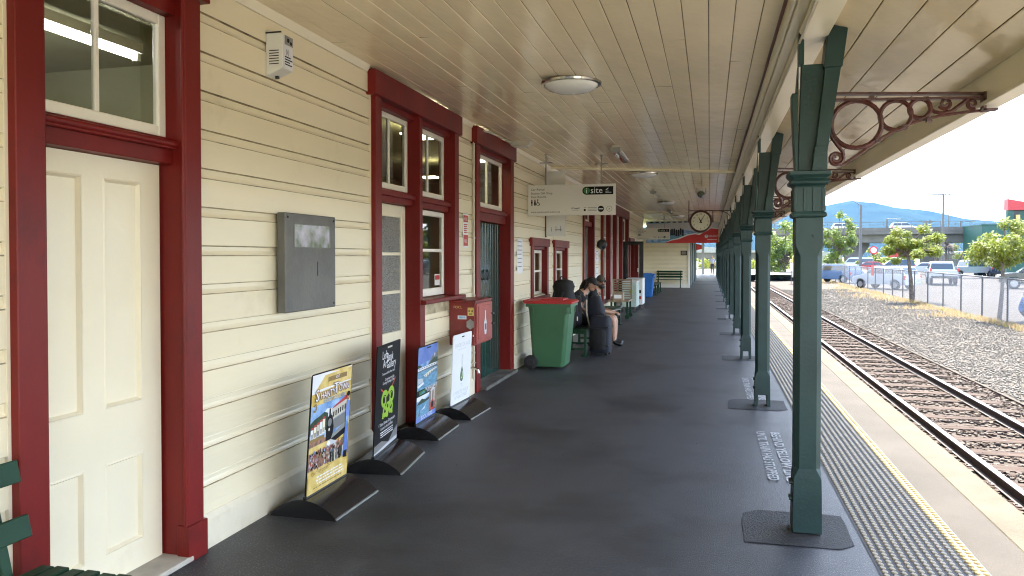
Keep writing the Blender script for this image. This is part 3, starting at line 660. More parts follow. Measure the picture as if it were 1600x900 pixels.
for k in range(2, 16):
    dup(c2, (.575, colY[k], 0), 0, 'dark green iron column, %s from the camera in the row along the platform edge' % ordn[k])
# ------------------------------------------------------------------ lights and fittings under the canopy
def dome_light(y, label):
    x = -1.18; z = zc(x)
    t = thing('dome_light', label, 'ceiling light', (x, y, z), 0, 'round dome lights on the veranda ceiling')
    M().lathe([(.0,0),(.262,0),(.268,-.012),(.262,-.030),(.238,-.034),(.236,-.02)], n=40).build('trim_ring', X['chrome'], t, smooth=40)
    M().lathe([(.236,-.025),(.228,-.045),(.20,-.068),(.14,-.088),(.07,-.097),(.0,-.099)], n=40).build('diffuser', X['opal'], t, smooth=60)
    return t
dome_light(6.55, 'nearest round dome light with a brass rim on the veranda ceiling')
dome_light(14.0, 'round dome light just beyond the ceiling batten')
dome_light(21.6, 'round dome light on the ceiling up above the station clock')
dome_light(29.2, 'round dome light, farthest, above the red and white banner')
def batten_light(y, label):
    x = -1.27; z = zc(x)
    t = thing('batten_light', label, 'strip light', (x, y, z), 0, 'fluorescent battens on the veranda ceiling')
    M().box(-.05,.05,0,1.25,-.035,0).build('batten', X['offwhite'], t, bevel=.004)
    m = M().prism([(-.075,-.035),(.075,-.035),(.06,-.085),(.03,-.10),(-.03,-.10),(-.06,-.085)], 'y', .01, 1.24); m.build('cover', glass_mat('cover_glass', (.85,.82,.75)), t)
    M().cyl((.025,.04,-.062),(.025,1.21,-.062),.014).build('tube', X['tubewhite'], t)
    M().prism([(-.078,-.033),(.078,-.033),(.062,-.087),(.03,-.103),(-.03,-.103),(-.062,-.087)], 'y', -.012, .012).build('end_cap', X['steel'], t)
batten_light(10.45, 'nearest fluorescent strip light, above the hanging information sign')
batten_light(17.7, 'middle fluorescent strip light, left of the black speaker')
batten_light(24.9, 'farthest fluorescent strip light, above the second hanging sign')
t = thing('emergency_light', 'boxy cream emergency light beside the green double door head', 'light', (-2.55, 10.25, 3.30))
M().prism([(-.16,0),(.16,0),(.16,-.04),(.12,-.095),(-.12,-.095),(-.16,-.04)], 'y', -.10, .10).build('housing', X['offwhite'], t, bevel=.006)
M().box(-.10,.10,-.08,.08,-.102,-.094).build('lens', X['clear'], t)
c = M().tube([(-2.778,8.775,.15),(-2.778,8.775,1.5),(-2.778,8.775,3.05),(-2.776,8.79,3.14),(-2.772,8.86,3.20),(-2.75,8.97,3.235),(-2.715,9.2,3.25),(-2.70,9.6,3.255),(-2.66,10.15,3.25)], .013, 8)
for z in (.5,1.2,1.9,2.6): c.box(-2.80,-2.765,8.757,8.793,z-.012,z+.012)
tag(c.build('conduit', X['offwhite'], smooth=60), 'thin cream conduit pipe climbing the wall beside the green double door', 'conduit')
t = thing('loudspeaker', 'small round black loudspeaker hanging from the ceiling near the clock', 'speaker', (-.19, 17, 3.03))
M().lathe([(.0,-.12),(.055,-.12),(.075,-.05),(.082,.04),(.07,.05),(.0,.035)], ax='y', n=18).build('horn', X['black'], t, smooth=40)
M().tube([(-.10,0,.14),(-.10,0,.0),(-.082,0,-.0)], .008, 6).tube([(.10,0,.13),(.10,0,0),(.082,0,0)], .008, 6).build('bracket', X['steel'], t)

# alarm sounder on the wall
t = thing('alarm_box', 'white metal alarm sounder box with slots and a label, high on the weatherboards', 'alarm', (-2.80, 4.37, 2.85))
M().prism([(.0,.0),(.125,.05),(.125,.27),(.0,.30)], 'y', .0, .125).build('housing', X['white'], t, bevel=.005)
m = M()
for i in range(6): m.box(.025,.095,-.002,.001,.075+i*.017,.081+i*.017)
m.box(.0,.115,-.0025,.001,.275,.285).box(.03,.05,.06,.08,-.004,.014)
m.build('louvre', X['dark'], t)
m = M(); f = .1265
m.quad((f,.008,.055),(f,.120,.055),(f,.120,.195),(f,.008,.195)).quad((f,.02,.205),(f,.12,.205),(f,.12,.265),(f,.02,.265),1)
m.text('(i)', .05, (f+.001,.03,.145), (0,1,0), (0,0,1), 2); m.box(f,f+.001,.05,.075,.225,.25,2).box(f,f+.001,.085,.105,.215,.235,2)
for i, w in enumerate((.07,.09,.06,.085)): z = .122-i*.016; m.quad((f+.001,.02,z),(f+.001,.02+w,z),(f+.001,.02+w,z+.008),(f+.001,.02,z+.008), 2)
m.build('data_label', [X['paper'], X['steel'], X['ink']], t, fixn=False)

# grey plaque
t = thing('metal_plaque', 'blank grey metal plaque box with a small picture window near its top', 'plaque', (-2.80, 4.80, 1.3))
M().box(.02,.085,-.345,.345,.0,.67).build('casing', X['bronze'], t, bevel=.006)
M().box(-.0,.03,-.29,.33,.02,.65).build('backing', X['weath'], t)
m = M().box(.084,.0875,-.235,.25,.44,.595).box(.086,.089,-.24,-.228,.44,.595,1).box(.086,.089,.245,.257,.44,.595,1)
pm = mat('plaque_picture', (.42,.40,.50), .15, .3, 11, col2=(.10,.13,.06)); m.build('picture', [pm, X['steel']], t)
M().cyl((.085,.315,.03),(.09,.315,.03),.008,n=8).cyl((.085,.315,.64),(.09,.315,.64),.008,n=8).cyl((.085,-.315,.64),(.09,-.315,.64),.008,n=8).box(.085,.088,.07,.078,.24,.34).build('screw', X['dark'], t)

# wall notices
m = M().box(0,.006,-.09,.09,0,.40).box(.006,.008,-.08,.08,.30,.38,1).box(.006,.008,-.08,.08,.02,.15,1)
for i in range(5): m.box(.006,.0085,-.065,.06-.02*(i%2),.17+i*.024,.182+i*.024,1)
m.text('HOSE', .05, (.0085,-.068,.32), (0,1,0), (0,0,1), 0).text('REEL', .05, (.0085,-.06,.06), (0,1,0), (0,0,1), 0)
o = m.build('fire_notice', [X['paper'], X['pred']], fixn=False); o.location = (-2.80, 8.51, 1.78); tag(o, 'narrow red and white notice on the wall left of the green double door', 'notice')
def notice(loc, w, h, label, lines):
    m = M().box(0,.006,-w/2,w/2,0,h)
    for i in range(lines): z = h-.05-i*(h-.08)/lines; m.box(.006,.0075,-w*.4,w*(.4-.2*random.random()),z,z+.012,1)
    o = m.build('wall_notice', [X['paper'], X['inkgrey']]); o.location = loc; tag(o, label, 'notice')
notice((-2.80, 11.15, 1.42), .34, .52, 'white paper notice between the green double door and the small windows', 7)
notice((-2.80, 19.3, 1.50), .40, .34, 'upper white wall sign with black symbol below the dark wall lamp', 3)
notice((-2.80, 19.3, 1.05), .40, .38, 'lower white wall sign below the dark wall lamp', 2)
o = M().ball((.12,0,0),(.13,.15,.14),12).box(0,.05,-.06,.06,-.06,.06).build('wall_lamp', X['dark'], smooth=50); o.location = (-2.80, 19.4, 1.98); tag(o, 'round dark wall lamp on the weatherboards before the red window bay', 'lamp')
m = M().box(-.16,.16,-.012,0,0,.24)
for i in range(3): m.box(-.12,.12,-.014,-.012,.05+i*.055,.078+i*.055,1)
o = m.build('exit_notice', [X['ink'], X['offwhite']]); o.location = (-1.33, 40.96, 1.72); tag(o, 'small black sign on the cream end wall beside the passage', 'sign')

# red hose cabinet
t = thing('hose_cabinet', 'red metal fire hose cabinet with stickers, on the wall by the green door', 'cabinet', (-2.80, 8.26, .69))
M().box(.0,.30,-.32,.32,0,.49).box(-.0,.31,-.33,.33,.47,.50).build('casing', X['cab_red'], t, bevel=.006)
M().box(.30,.316,-.30,.30,.02,.46).box(.316,.322,-.25,.25,.06,.43).build('door', X['cab_pink'], t, bevel=.004)
m = M().prism([(-.03,.10),(.03,.10),(.055,.16),(.05,.24),(.02,.28),(.018,.37),(-.018,.37),(-.02,.28),(-.05,.24),(-.055,.16)], 'x', .3225, .3245).prism([(-.035,.15),(.035,.15),(.03,.22),(-.03,.22)], 'x', .3245, .326, 1)
m.build('emblem', [X['palegrey'], X['cab_red']], t)
m = M().box(.275,.285,-.324,-.3205,.10,.12)
m.box(.215,.285,-.3235,-.3203,.33,.42,5).box(.23,.27,-.3245,-.3234,.345,.355,3).box(.225,.24,-.3245,-.3234,.375,.39,3).box(.26,.275,-.3245,-.3234,.375,.39,3)
m.box(.10,.20,-.3235,-.3203,.29,.33,1).box(.11,.19,-.3245,-.3234,.298,.322,2)
m.add([(.245+.042*math.cos(a)*(1+.2*(i%2)), -.3215, .235+.05*math.sin(a)*(1+.2*(i%2))) for i, a in enumerate(np.linspace(0,2*math.pi,13)[:-1])], [tuple(range(12))], 4)
m.text('FOCL', .04, (.05,-.322,.41), (1,0,0), (0,0,1), 5)
m.build('sticker', [X['paper'], X['paper'], X['sky1'], X['ink'], X['steel'], X['gold']], t, fixn=False)
M().cyl((.30,.27,.20),(.345,.27,.20),.008,n=8).cyl((.30,.27,.32),(.345,.27,.32),.008,n=8).box(.335,.345,.24,.30,.19,.21).box(.335,.345,.24,.30,.31,.33).build('latch', X['dark'], t)
t = thing('wall_tap', 'small brass tap on a pipe below the red hose cabinet', 'tap', (-2.765, 8.48, .36))
M().tube([(-.02,0,-.34),(.0,0,-.1),(.0,0,.10)], .011, 8).build('pipe', X['offwhite'], t)
M().tube([(0,0,.0),(.09,0,.0),(.13,0,-.02),(.14,0,-.06)], .016, 8).cyl((.07,0,0),(.07,0,.06),.008).box(.03,.11,-.012,.012,.058,.07).build('spout', X['chrome'], t)

# ------------------------------------------------------------------ poster stands
def stand(loc, rz, w, label, art, h, lean):
    t = thing('poster_stand', label, 'poster stand', loc, rz, 'poster stands along the wall')
    # base: arched black plastic; local x across (towards the track), y along the wall
    L = w/2+.03; n = 14; up = [(-.235+.47*i/n, .012+.105*math.sin(math.pi*i/n)**.8) for i in range(n+1)]
    b = M().prism(up+[(.235,0),(-.235,0)], 'y', -L, L)
    b.build('base', X['black'], t, smooth=35)
    [M().box(q-.007,q+.007,-L,L,.004,.016).build('edge_trim', X['steel'], t) for q in (-.235,.235)]
    M().box(-.012,.012,-L+.03,L-.03,.10,.128).build('clamp', X['dark'], t)
    T = Matrix.Translation((0,0,.118)) @ Matrix.Rotation(lean,4,'Y')
    r = .022; pts = []
    for cx, cz, a0 in ((w/2-r,r,-90),(w/2-r,h-r,0),(-w/2+r,h-r,90),(-w/2+r,r,180)):
        for k in range(5): a = R(a0+90*k/4); pts.append((cx+r*math.cos(a), cz+r*math.sin(a)))
    M().prism(pts, 'x', -.004, .004, 0, T).build('panel', X['paper'] if art is art_jade else X['ink'], t)
    m = M(); art(A(m, T, w, h)); m.build('print', PM, t, fixn=False)
    return t
PM = [X[k] for k in ('paper','ink','gold','goldd','sky1','sky2','water','forest','crowd','pred','lime','palegrey','pgreen','white','inkgrey','steel','offwhite','cream')]
PI = {k: i for i, k in enumerate(('paper','ink','gold','goldd','sky1','sky2','water','forest','crowd','pred','lime','palegrey','pgreen','white','inkgrey','steel','offwhite','cream'))}
class A:
    """flat printed shapes on the +x face of a panel; u runs along +y (left to right as read), v up; units are fractions of width"""
    def __init__(s, m, T, w, h): s.m, s.T, s.w, s.h, s.z = m, T, w, h, .0046
    def P(s, u, v): return s.T @ Vector((s.z, (u-.5)*s.w, v*s.h))
    def poly(s, k, *pts):
        s.z += .000022; s.m.add([s.P(u,v) for u, v in pts], [tuple(range(len(pts)))], PI[k])
    def rect(s, k, u0, u1, v0, v1): s.poly(k, (u0,v0),(u1,v0),(u1,v1),(u0,v1))
    def disc(s, k, u, v, r, n=16, sy=1): s.poly(k, *[(u+r*math.cos(a), v+r*sy*s.w/s.h*math.sin(a)) for a in np.linspace(0,2*math.pi,n+1)[:-1]])
    def text(s, k, body, size, u, v, align='CENTER', sq=1.): 
        s.z += .000022; p = s.P(u,v); s.m.text(body, size*s.w, p, s.T.to_3x3() @ Vector((0,1,0)), s.T.to_3x3() @ Vector((0,0,1)), PI[k], align, sq)
    def line(s, k, pts, r):
        s.z += .000022; prev = None
        L, Rr = [], []
        for i, (u, v) in enumerate(pts):
            a = pts[max(i-1,0)]; b = pts[min(i+1,len(pts)-1)]; du, dv = (b[0]-a[0])*s.w, (b[1]-a[1])*s.h; q = math.hypot(du,dv) or 1
            rr = r[i] if isinstance(r, list) else r
            L.append((u-dv/q*rr, v+du/q*rr*s.w/s.h)); Rr.append((u+dv/q*rr, v-du/q*rr*s.w/s.h))
        vs = [s.P(*p) for p in L]+[s.P(*p) for p in Rr]; n = len(L)
        s.m.add(vs, [(i,i+1,n+i+1,n+i) for i in range(n-1)], PI[k])
def smalltext(a, k, u0, u1, v, n, h=.008, gap=.016, seed=1):
    r = random.Random(seed)
    for i in range(n):
        u = u0+r.random()*.05; e = u1-r.random()*.08
        while u < e:
            w = r.uniform(.02,.07); a.rect(k, u, min(u+w,e), v-i*gap, v-i*gap+h); u += w+.014
def art_town(a):
    a.rect('gold', .012,.988,.008,.992); a.poly('paper', (.012,.80),(.5,.76),(.988,.82),(.988,.992),(.75,.97),(.4,.992),(.012,.992)); a.poly('gold', (.10,.86),(.988,.87),(.988,.98),(.30,.97)); a.poly('gold', (.012,.76),(.35,.77),(.988,.765),(.988,.86),(.5,.85),(.012,.835))
    a.rect('goldd', .38,.86,.905,.945); a.text('VISIT', .05, .62,.915)
    a.rect('sky1', .012,.90,.40,.735); a.poly('paper', (.2,.58),(.45,.6),(.6,.66),(.4,.68),(.25,.63))
    a.poly('forest', (.012,.50),(.012,.60),(.10,.625),(.22,.64),(.33,.66),(.42,.64),(.45,.5))
    # street fronts, left
    for i, (u, v0, v1) in enumerate(((.03,.46,.545),(.10,.465,.56),(.17,.47,.57),(.235,.475,.585),(.30,.48,.60))):
        a.rect(('paper','cream','offwhite','paper','cream')[i], u, u+.06, v0, v1); a.rect('ink', u+.012,u+.024,v0+.01,v0+.05); a.rect('ink', u+.036,u+.048,v0+.01,v0+.05); a.poly('pred', (u-.004,v1),(u+.064,v1+.006),(u+.05,v1+.022),(u+.006,v1+.018))
    a.rect('goldd', .012,.36,.44,.468); a.rect('crowd', .012,.40,.40,.44)
    # two-storey hall, right, and engine
    a.poly('offwhite', (.52,.56),(.90,.60),(.90,.70),(.52,.655)); a.poly('pred', (.50,.655),(.92,.705),(.88,.735),(.56,.675)); a.poly('steel', (.52,.555),(.90,.595),(.90,.60),(.52,.562))
    for i in range(6): u = .55+i*.058; a.rect('ink', u,u+.03,.585+i*.006,.63+i*.006); a.rect('inkgrey', u,u+.03,.50+i*.004,.55+i*.006)
    a.poly('inkgrey', (.52,.47),(.90,.49),(.90,.59),(.52,.555)); 
    a.poly('ink', (.40,.40),(.56,.40),(.58,.50),(.54,.60),(.47,.62),(.42,.60),(.39,.50)); a.disc('inkgrey', .475,.55,.05); a.rect('ink', .45,.49,.60,.67); a.disc('offwhite', .47,.49,.02)
    a.poly('steel', (.50,.38),(.90,.46),(.90,.50),(.56,.44)); a.poly('ink', (.56,.36),(.90,.40),(.90,.455),(.52,.40))
    a.poly('palegrey', (.42,.30),(.52,.40),(.60,.38),(.70,.36),(.62,.31)); a.disc('paper', .47,.36,.05); a.disc('palegrey', .55,.34,.045)
    r = random.Random(4)
    a.rect('crowd', .012,.90,.205,.35)
    for i in range(200):
        u = r.uniform(.02,.88); v = r.uniform(.19,.35); a.poly(r.choice(['ink','pred','offwhite','forest','sky1','goldd','palegrey','crowd','ink']), (u,v),(u+r.uniform(.01,.04),v+r.uniform(-.006,.006)),(u+.022,v+r.uniform(.01,.03)),(u+.006,v+r.uniform(.01,.03)))
    for i in range(8):
        u = .52+.05*i; a.rect(('ink','forest','offwhite','inkgrey')[i%4], u,u+.026,.20,.30); a.disc('crowd', u+.013,.306,.012)
    # woman in a long blue dress, right edge
    a.poly('sky2', (.83,.20),(.96,.21),(.95,.52),(.975,.60),(.96,.68),(.90,.69),(.86,.62),(.88,.5)); a.poly('ink', (.86,.12),(.95,.12),(.955,.24),(.86,.24)); a.disc('crowd', .915,.715,.035); a.disc('ink', .915,.745,.045, sy=.7); a.poly('sky1', (.87,.45),(.95,.46),(.945,.55),(.88,.54))
    a.poly('gold', (.012,.008),(.988,.008),(.988,.17),(.7,.20),(.4,.175),(.15,.19),(.012,.165))
    a.text('S', .19, .08,.775,'LEFT'); a.text('HANTY', .115, .20,.782,'LEFT',.9); a.text('T', .19, .515,.79,'LEFT'); a.text('OWN', .115, .64,.797,'LEFT',.9)
    a.text('sky1', 'HERITAGE PARK', .075, .56,.735)
    a.line('goldd', [(.05,.70),(.09,.695),(.12,.72),(.10,.75),(.06,.74)], .012)
    a.text('goldd', 'ON THE COAST', .06, .30,.158); smalltext(a, 'paper', .18,.90,.125,3,.011,.026,5); smalltext(a, 'goldd', .10,.92,.045,1,.010,.02,6)
_at = A.text
def _text(s, k, *r, **kw):
    # first argument may be the lettering itself (then printed dark with a pale face, as on the poster heading)
    if k not in PI:
        for du, dv in ((.010,-.008),(-.008,-.006),(.008,.005),(-.008,.006)):
            r3 = list(r); r3[1] += du; r3[2] += dv; _at(s, 'crowd' if abs(du) < .009 else 'ink', k, *r3, **kw)
        s.z += .00004
        r2 = list(r); return _at(s, 'paper', k, *r2, **kw)
    return _at(s, k, *r, **kw)
A.text = _text
def art_gallery(a):
    a.rect('ink', .004,.996,.004,.996); a.rect('offwhite', .42,.62,.955,.972)
    a.poly('inkgrey', (.01,.01),(.99,.04),(.99,.16),(.80,.12),(.60,.05),(.30,.10),(.01,.09)); a.poly('palegrey', (.02,.025),(.98,.06),(.98,.025),(.02,.005))
    for s, u, v in (('Left', .21,.865),('Bank', .40,.835),('Art', .25,.785),('Gallery', .40,.765)): _at(a, 'paper', s, .155, u, v, 'LEFT', .9)
    _at(a, 'paper', 'Treasures of the West Coast', .045, .5,.715); _at(a, 'paper', 'Contemporary Jade', .05, .56,.655); _at(a, 'paper', 'Carvings, Paintings, Crafts', .048, .52,.625)
    a.line('pred', [(.20+.62*t, .595-.085*math.sin(math.pi*t)+.05*t) for t in np.linspace(0,1,18)], .012)
    # green curled carving
    def curl(u, v, r, a0, tn, sg): a.line('lime', [(u+r*(1-.75*k/22)*math.cos(a0+sg*tn*6.283*k/22), v+r*.62*(1-.75*k/22)*math.sin(a0+sg*tn*6.283*k/22)) for k in range(23)], [.036-.020*k/22 for k in range(23)])
    curl(.36,.475,.13,R(20),1.3,1); curl(.66,.485,.13,R(160),1.3,-1); curl(.40,.375,.10,R(60),1.2,-1); curl(.66,.385,.10,R(120),1.2,1)
    a.poly('lime', (.46,.44),(.56,.445),(.60,.40),(.55,.345),(.46,.34),(.42,.39)); a.disc('ink', .51,.405,.028); a.poly('lime', (.30,.36),(.36,.36),(.35,.30),(.29,.31)); a.poly('lime', (.66,.36),(.72,.365),(.74,.31),(.68,.31)); a.poly('lime', (.46,.36),(.55,.36),(.54,.30),(.47,.30))
    a.disc('ink', .36,.485,.03); a.disc('ink', .66,.495,.03)
    _at(a, 'paper', '1 Tainui Street, Greymouth', .062, .50,.245); _at(a, 'paper', 'Located in the Left Bank', .052, .50,.205); smalltext(a, 'paper', .22,.80,.175,3,.009,.02,9)
def art_train(a):
    a.rect('ink', .004,.996,.004,.996); a.rect('sky2', .01,.99,.70,.99); a.poly('sky1', (.01,.72),(.99,.74),(.99,.80),(.01,.77)); a.rect('ink', .42,.62,.955,.972)
    a.poly('inkgrey', (.50,.735),(.62,.79),(.72,.83),(.80,.87),(.88,.85),(.94,.89),(.99,.86),(.99,.735)); a.poly('forest', (.45,.725),(.62,.76),(.78,.80),(.99,.80),(.99,.73)); a.poly('palegrey', (.78,.83),(.83,.872),(.87,.85),(.84,.82)); a.poly('forest', (.01,.725),(.01,.77),(.12,.765),(.22,.735))
    a.poly('paper', (.01,.725),(.30,.728),(.80,.732),(.99,.725),(.99,.70),(.01,.69)); 
    for i in range(11): a.rect('inkgrey', .05+i*.085,.10+i*.085,.705,.720)
    a.poly('inkgrey', (.01,.69),(.99,.70),(.99,.685),(.01,.67)); a.rect('water', .01,.99,.43,.675)
    a.poly('cream', (.30,.61),(.60,.645),(.99,.66),(.99,.645),(.70,.62),(.40,.575))
    for i in range(6): u = .36+i*.10; a.rect('inkgrey', u,u+.035,.55+i*.010,.61+i*.008)
    a.poly('palegrey', (.02,.60),(.25,.58),(.30,.53),(.05,.52)); a.poly('paper', (.02,.50),(.3,.53),(.33,.50),(.05,.47))
    a.rect('ink', .01,.99,.36,.435); _at(a, 'paper', 'THE WORLD FAMOUS', .062, .70,.405); _at(a, 'paper', 'GREAT JOURNEY', .062, .72,.375); a.rect('isgreen', .12,.42,.37,.42); a.poly('water', (.14,.375),(.40,.38),(.34,.41))
    a.rect('sky1', .01,.62,.10,.355); a.poly('paper', (.01,.30),(.3,.29),(.62,.33),(.62,.355),(.01,.355)); a.poly('forest', (.01,.25),(.12,.29),(.26,.315),(.42,.285),(.62,.30),(.62,.26),(.01,.23)); a.rect('water', .01,.62,.08,.25); a.poly('paper', (.20,.16),(.38,.19),(.48,.22),(.40,.17)); a.poly('inkgrey', (.10,.10),(.16,.20),(.20,.10))
    a.rect('crowd', .62,.99,.10,.40); a.poly('palegrey', (.66,.36),(.80,.41),(.93,.37),(.80,.35))
    for i in range(5): u = .65+i*.068; a.poly('offwhite' if i%2 else 'inkgrey', (u,.20),(u+.05,.20),(u+.05,.36),(u+.005,.365))
    a.disc('pred', .80,.16,.10); a.disc('ink', .80,.165,.06)
    a.rect('sky2', .01,.99,.02,.09); _at(a, 'paper', 'BOOK HERE', .10, .52,.035)
def art_jade(a):
    a.rect('paper', .008,.992,.006,.994); a.rect('ink', .44,.58,.945,.962)
    _at(a, 'palegrey', 'SHADES OF JADE', .105, .5,.815); smalltext(a, 'palegrey', .28,.74,.775,1,.008,.02,3)
    a.line('inkgrey', [(.50,.70),(.505,.60),(.51,.52)], .006); a.line('palegrey', [(.42,.71),(.46,.62),(.505,.52)], .004); a.line('palegrey', [(.585,.71),(.55,.62),(.515,.52)], .004)
    tear = [(.51+.115*math.sin(t)*(math.sin(t/2))**1.2, .30+.115*1.05+.115*math.cos(t)) for t in np.linspace(0,2*math.pi,28)[:-1]]
    a.poly('forest', *tear); a.poly('pgreen', *[((u-.515)*.72+.515,(v-.40)*.78+.398) for u, v in tear]); a.line('paper', [(.49,.36),(.53,.36),(.55,.40),(.54,.45)], .010)
    a.line('palegrey', [(.46,.27),(.55,.265),(.50,.23),(.56,.245)], .008)
    _at(a, 'palegrey', '1 MINUTE WALK', .11, .5,.135); _at(a, 'palegrey', '16 TAINUI STREET', .085, .5,.075)
PI['isgreen'] = len(PM); PM.append(X['isgreen'])
stand((-2.515, 4.62, 0), 0, .56, 'gold framed poster on a black arched base, nearest the camera, with heritage town pictures', art_town, .80, R(4))
stand((-2.545, 5.65, 0), R(6), .60, 'black gallery poster on an arched base, with white lettering and a lime green carving', art_gallery, .86, R(2.5))
stand((-2.62, 6.74, 0), R(1.5), .56, 'blue photo poster of a train and lake on a black arched base', art_train, .72, R(2.5))
stand((-2.575, 7.64, 0), R(-2), .56, 'white poster with a green jade pendant, standing before the red hose cabinet', art_jade, .74, R(2.5))

# ------------------------------------------------------------------ hanging signs
def info_sign(y, x0, x1, z0, z1, label, rods):
    cx = (x0+x1)/2; w = x1-x0; h = z1-z0
    t = thing('hanging_sign', label, 'sign', (cx, y, z0), 0, 'hanging visitor information signs')
    M().box(-w/2,w/2,-.012,.012,0,h).build('board', X['signgrey'], t, bevel=.003)
    for rx in rods:
        zt = zc(cx+rx)-z0
        m = M().cyl((rx,0,h-.01),(rx,0,zt),.012,n=8).cyl((rx,0,zt-.012),(rx,0,zt),.03).box(rx-.10,rx+.10,-.012,.012,zt-.14,zt-.125); m.build('rod', X['steel'], t)
    m = M(); f = -.0125; s = w/1.38
    def tx(k, b, sz, u, v, al='LEFT', o=0): m.text(b, sz*s, (-w/2+u*s, f-.0016-o, h-v*s), (1,0,0), (0,0,1), k, al)
    def rc(k, u0, u1, v0, v1, o=0): m.quad((-w/2+u0*s,f-.001-o,h-v1*s),(-w/2+u1*s,f-.001-o,h-v1*s),(-w/2+u1*s,f-.001-o,h-v0*s),(-w/2+u0*s,f-.001-o,h-v0*s), k)
    def dc(k, u, v, r, o=0, n=24): m.add([(-w/2+(u+r*math.cos(a))*s, f-.001-o, h-(v+r*math.sin(a))*s) for a in np.linspace(0,2*math.pi,n+1)[:-1]], [tuple(range(n))], k)
    tx(0,'Car Rental',.05,.05,.085); tx(0,'Station Gift Shop',.05,.05,.145); tx(0,'Rest Rooms',.05,.05,.20)
    for u, sk in ((.065,0),(.115,1)):
        dc(0,u,.235,.011); rc(0,u-.013,u+.013,.250,.285); rc(0,u-.010,u-.002,.285,.325); rc(0,u+.002,u+.010,.285,.325)
        if sk: m.add([(-w/2+(u+a)*s, f-.0012, h-b*s) for a, b in ((-.022,.305),(.022,.305),(0,.25))], [(0,1,2)], 0)
    m.add([(-w/2+(.165+r_*math.cos(a))*s, f-.001, h-(.295+r_*math.sin(a))*s) for r_ in (.030,.022) for a in np.linspace(0,5.2,15)], [(i,i+1,16+i,15+i) for i in range(14)], 0); dc(0,.160,.232,.011); rc(0,.155,.164,.245,.285); rc(0,.155,.185,.278,.286); rc(0,.18,.19,.286,.315)
    tx(0,'www.westcoasttravel.co.nz',.042,.05,.435)
    rc(0,.93,1.345,.04,.165); dc(0,.93,.1025,.0625); dc(1,.935,.1025,.05,.0006); tx(2,'i',.115,.920,.140,'LEFT',.001); tx(2,'site',.135,.992,.142,'LEFT',.0006)
    m.add([(-w/2+u*s,f-.002,h-v*s) for u, v in ((1.225,.095),(1.25,.075),(1.275,.062),(1.262,.082),(1.24,.098))], [(0,1,2,3,4)], 2); rc(2,1.225,1.275,.112,.118,.001); rc(2,1.225,1.315,.130,.136,.001)
    m.add([(-w/2+u*s,f-.001,h-v*s) for u, v in ((.68,.365),(.72,.358),(.76,.368),(.83,.36),(.83,.372),(.77,.385),(.73,.372),(.70,.376))], [tuple(range(8))], 3); rc(3,.70,.82,.395,.402)
    rc(3,.89,.93,.355,.362); dc(0,.905,.40,.018); 
    for q in range(3): rc(3,.95,1.09,.36+.024*q,.367+.024*q)
    dc(0,1.155,.385,.048); rc(2,1.12,1.19,.378,.392,.001); dc(3,1.285,.385,.044); dc(4,1.285,.385,.038,.0005); m.add([(-w/2+u*s,f-.003,h-v*s) for u, v in ((1.27,.395),(1.30,.395),(1.285,.368))], [(0,1,2)], 3)
    m.build('lettering', [X['ink'], X['isgreen'], X['paper'], X['inkgrey'], X['signgrey']], t, fixn=False)
    return t
info_sign(11.6, -2.776, -1.397, 2.31, 2.79, 'large grey visitor information sign hanging nearest, with green and black lettered badge', (-.40,.47))
info_sign(30.0, -2.78, -1.50, 2.33, 2.77, 'smaller looking grey information sign hanging far off before the banner', (-.40,.43))
t = thing('projecting_sign', 'glossy white panel sign on a black pole behind the large hanging information sign', 'sign', (-2.80, 13.0, 2.03))
M().box(.02,.36,-.012,.012,0,1.13).build('panel', mat('gloss_white_sign', (.62,.62,.60), .08, .05, 2), t, bevel=.003)
M().cyl((.012,0,-.02),(.012,0,1.2),.014,n=8).build('pole', X['dark'], t)
m = M(); m.text('i', .12, (.10,-.0135,.08), (1,0,0), (0,0,1), 0); m.box(.18,.30,-.0136,-.0124,.10,.115).box(.19,.20,-.0136,-.0124,.08,.17).box(.27,.28,-.0136,-.0124,.08,.17); m.build('lettering', X['inkgrey'], t)

# banner
t = thing('hanging_banner', 'wide mountain banner with red lower corner hanging above the passage', 'banner', (-1.17, 33.5, 2.24))
w, h = 3.05, .95
M().box(-w/2,w/2,-.01,.01,0,h).build('board', X['palegrey'], t)
for rx in (-1.0, 1.0): M().cyl((rx,0,h),(rx,0,zc(-1.17+rx)-2.24),.01,n=6).build('rod', X['steel'], t)
m = M(); f = -.0115
def bp(k, pts, o=0): m.add([(-w/2+u*w, f-o, v*h) for u, v in pts], [tuple(range(len(pts)))], k)
bp(3, [(0,.02),(.62,.02),(.7,.5),(.5,.62),(.3,.5),(0,.45)]); bp(4, [(.20,.1),(.55,.1),(.62,.35),(.45,.42),(.3,.38)], .001); bp(4, [(0,.9),(.04,.99),(.12,.99),(.2,.93),(.3,.98),(.3,.9)], .001)
bp(1, [(.27,.02),(.36,.12),(.46,.18),(.58,.34),(.68,.40),(.74,.36),(.82,.52),(.90,.66),(1,.62),(1,.0),(.27,0)], .003); bp(0, [(.27,.02),(.36,.12),(.46,.18),(.58,.34),(.68,.40),(.74,.36),(.82,.52),(.90,.66),(1,.62),(1,.66),(.90,.71),(.81,.57),(.73,.41),(.68,.45),(.57,.39),(.45,.23),(.35,.16)], .004)
r = random.Random(3)
for i in range(9):
    u = .26+i*.030; v = .5+r.uniform(-.03,.05); bp(2, [(u,v-.16),(u+.026,v-.16),(u+.026,v+.10),(u+.013,v+.16),(u,v+.10)], .002)
for i in range(7): u = .05+i*.08; bp(2, [(u,.93),(u+.05,.93),(u+.05,.985),(u,.985)], .002)
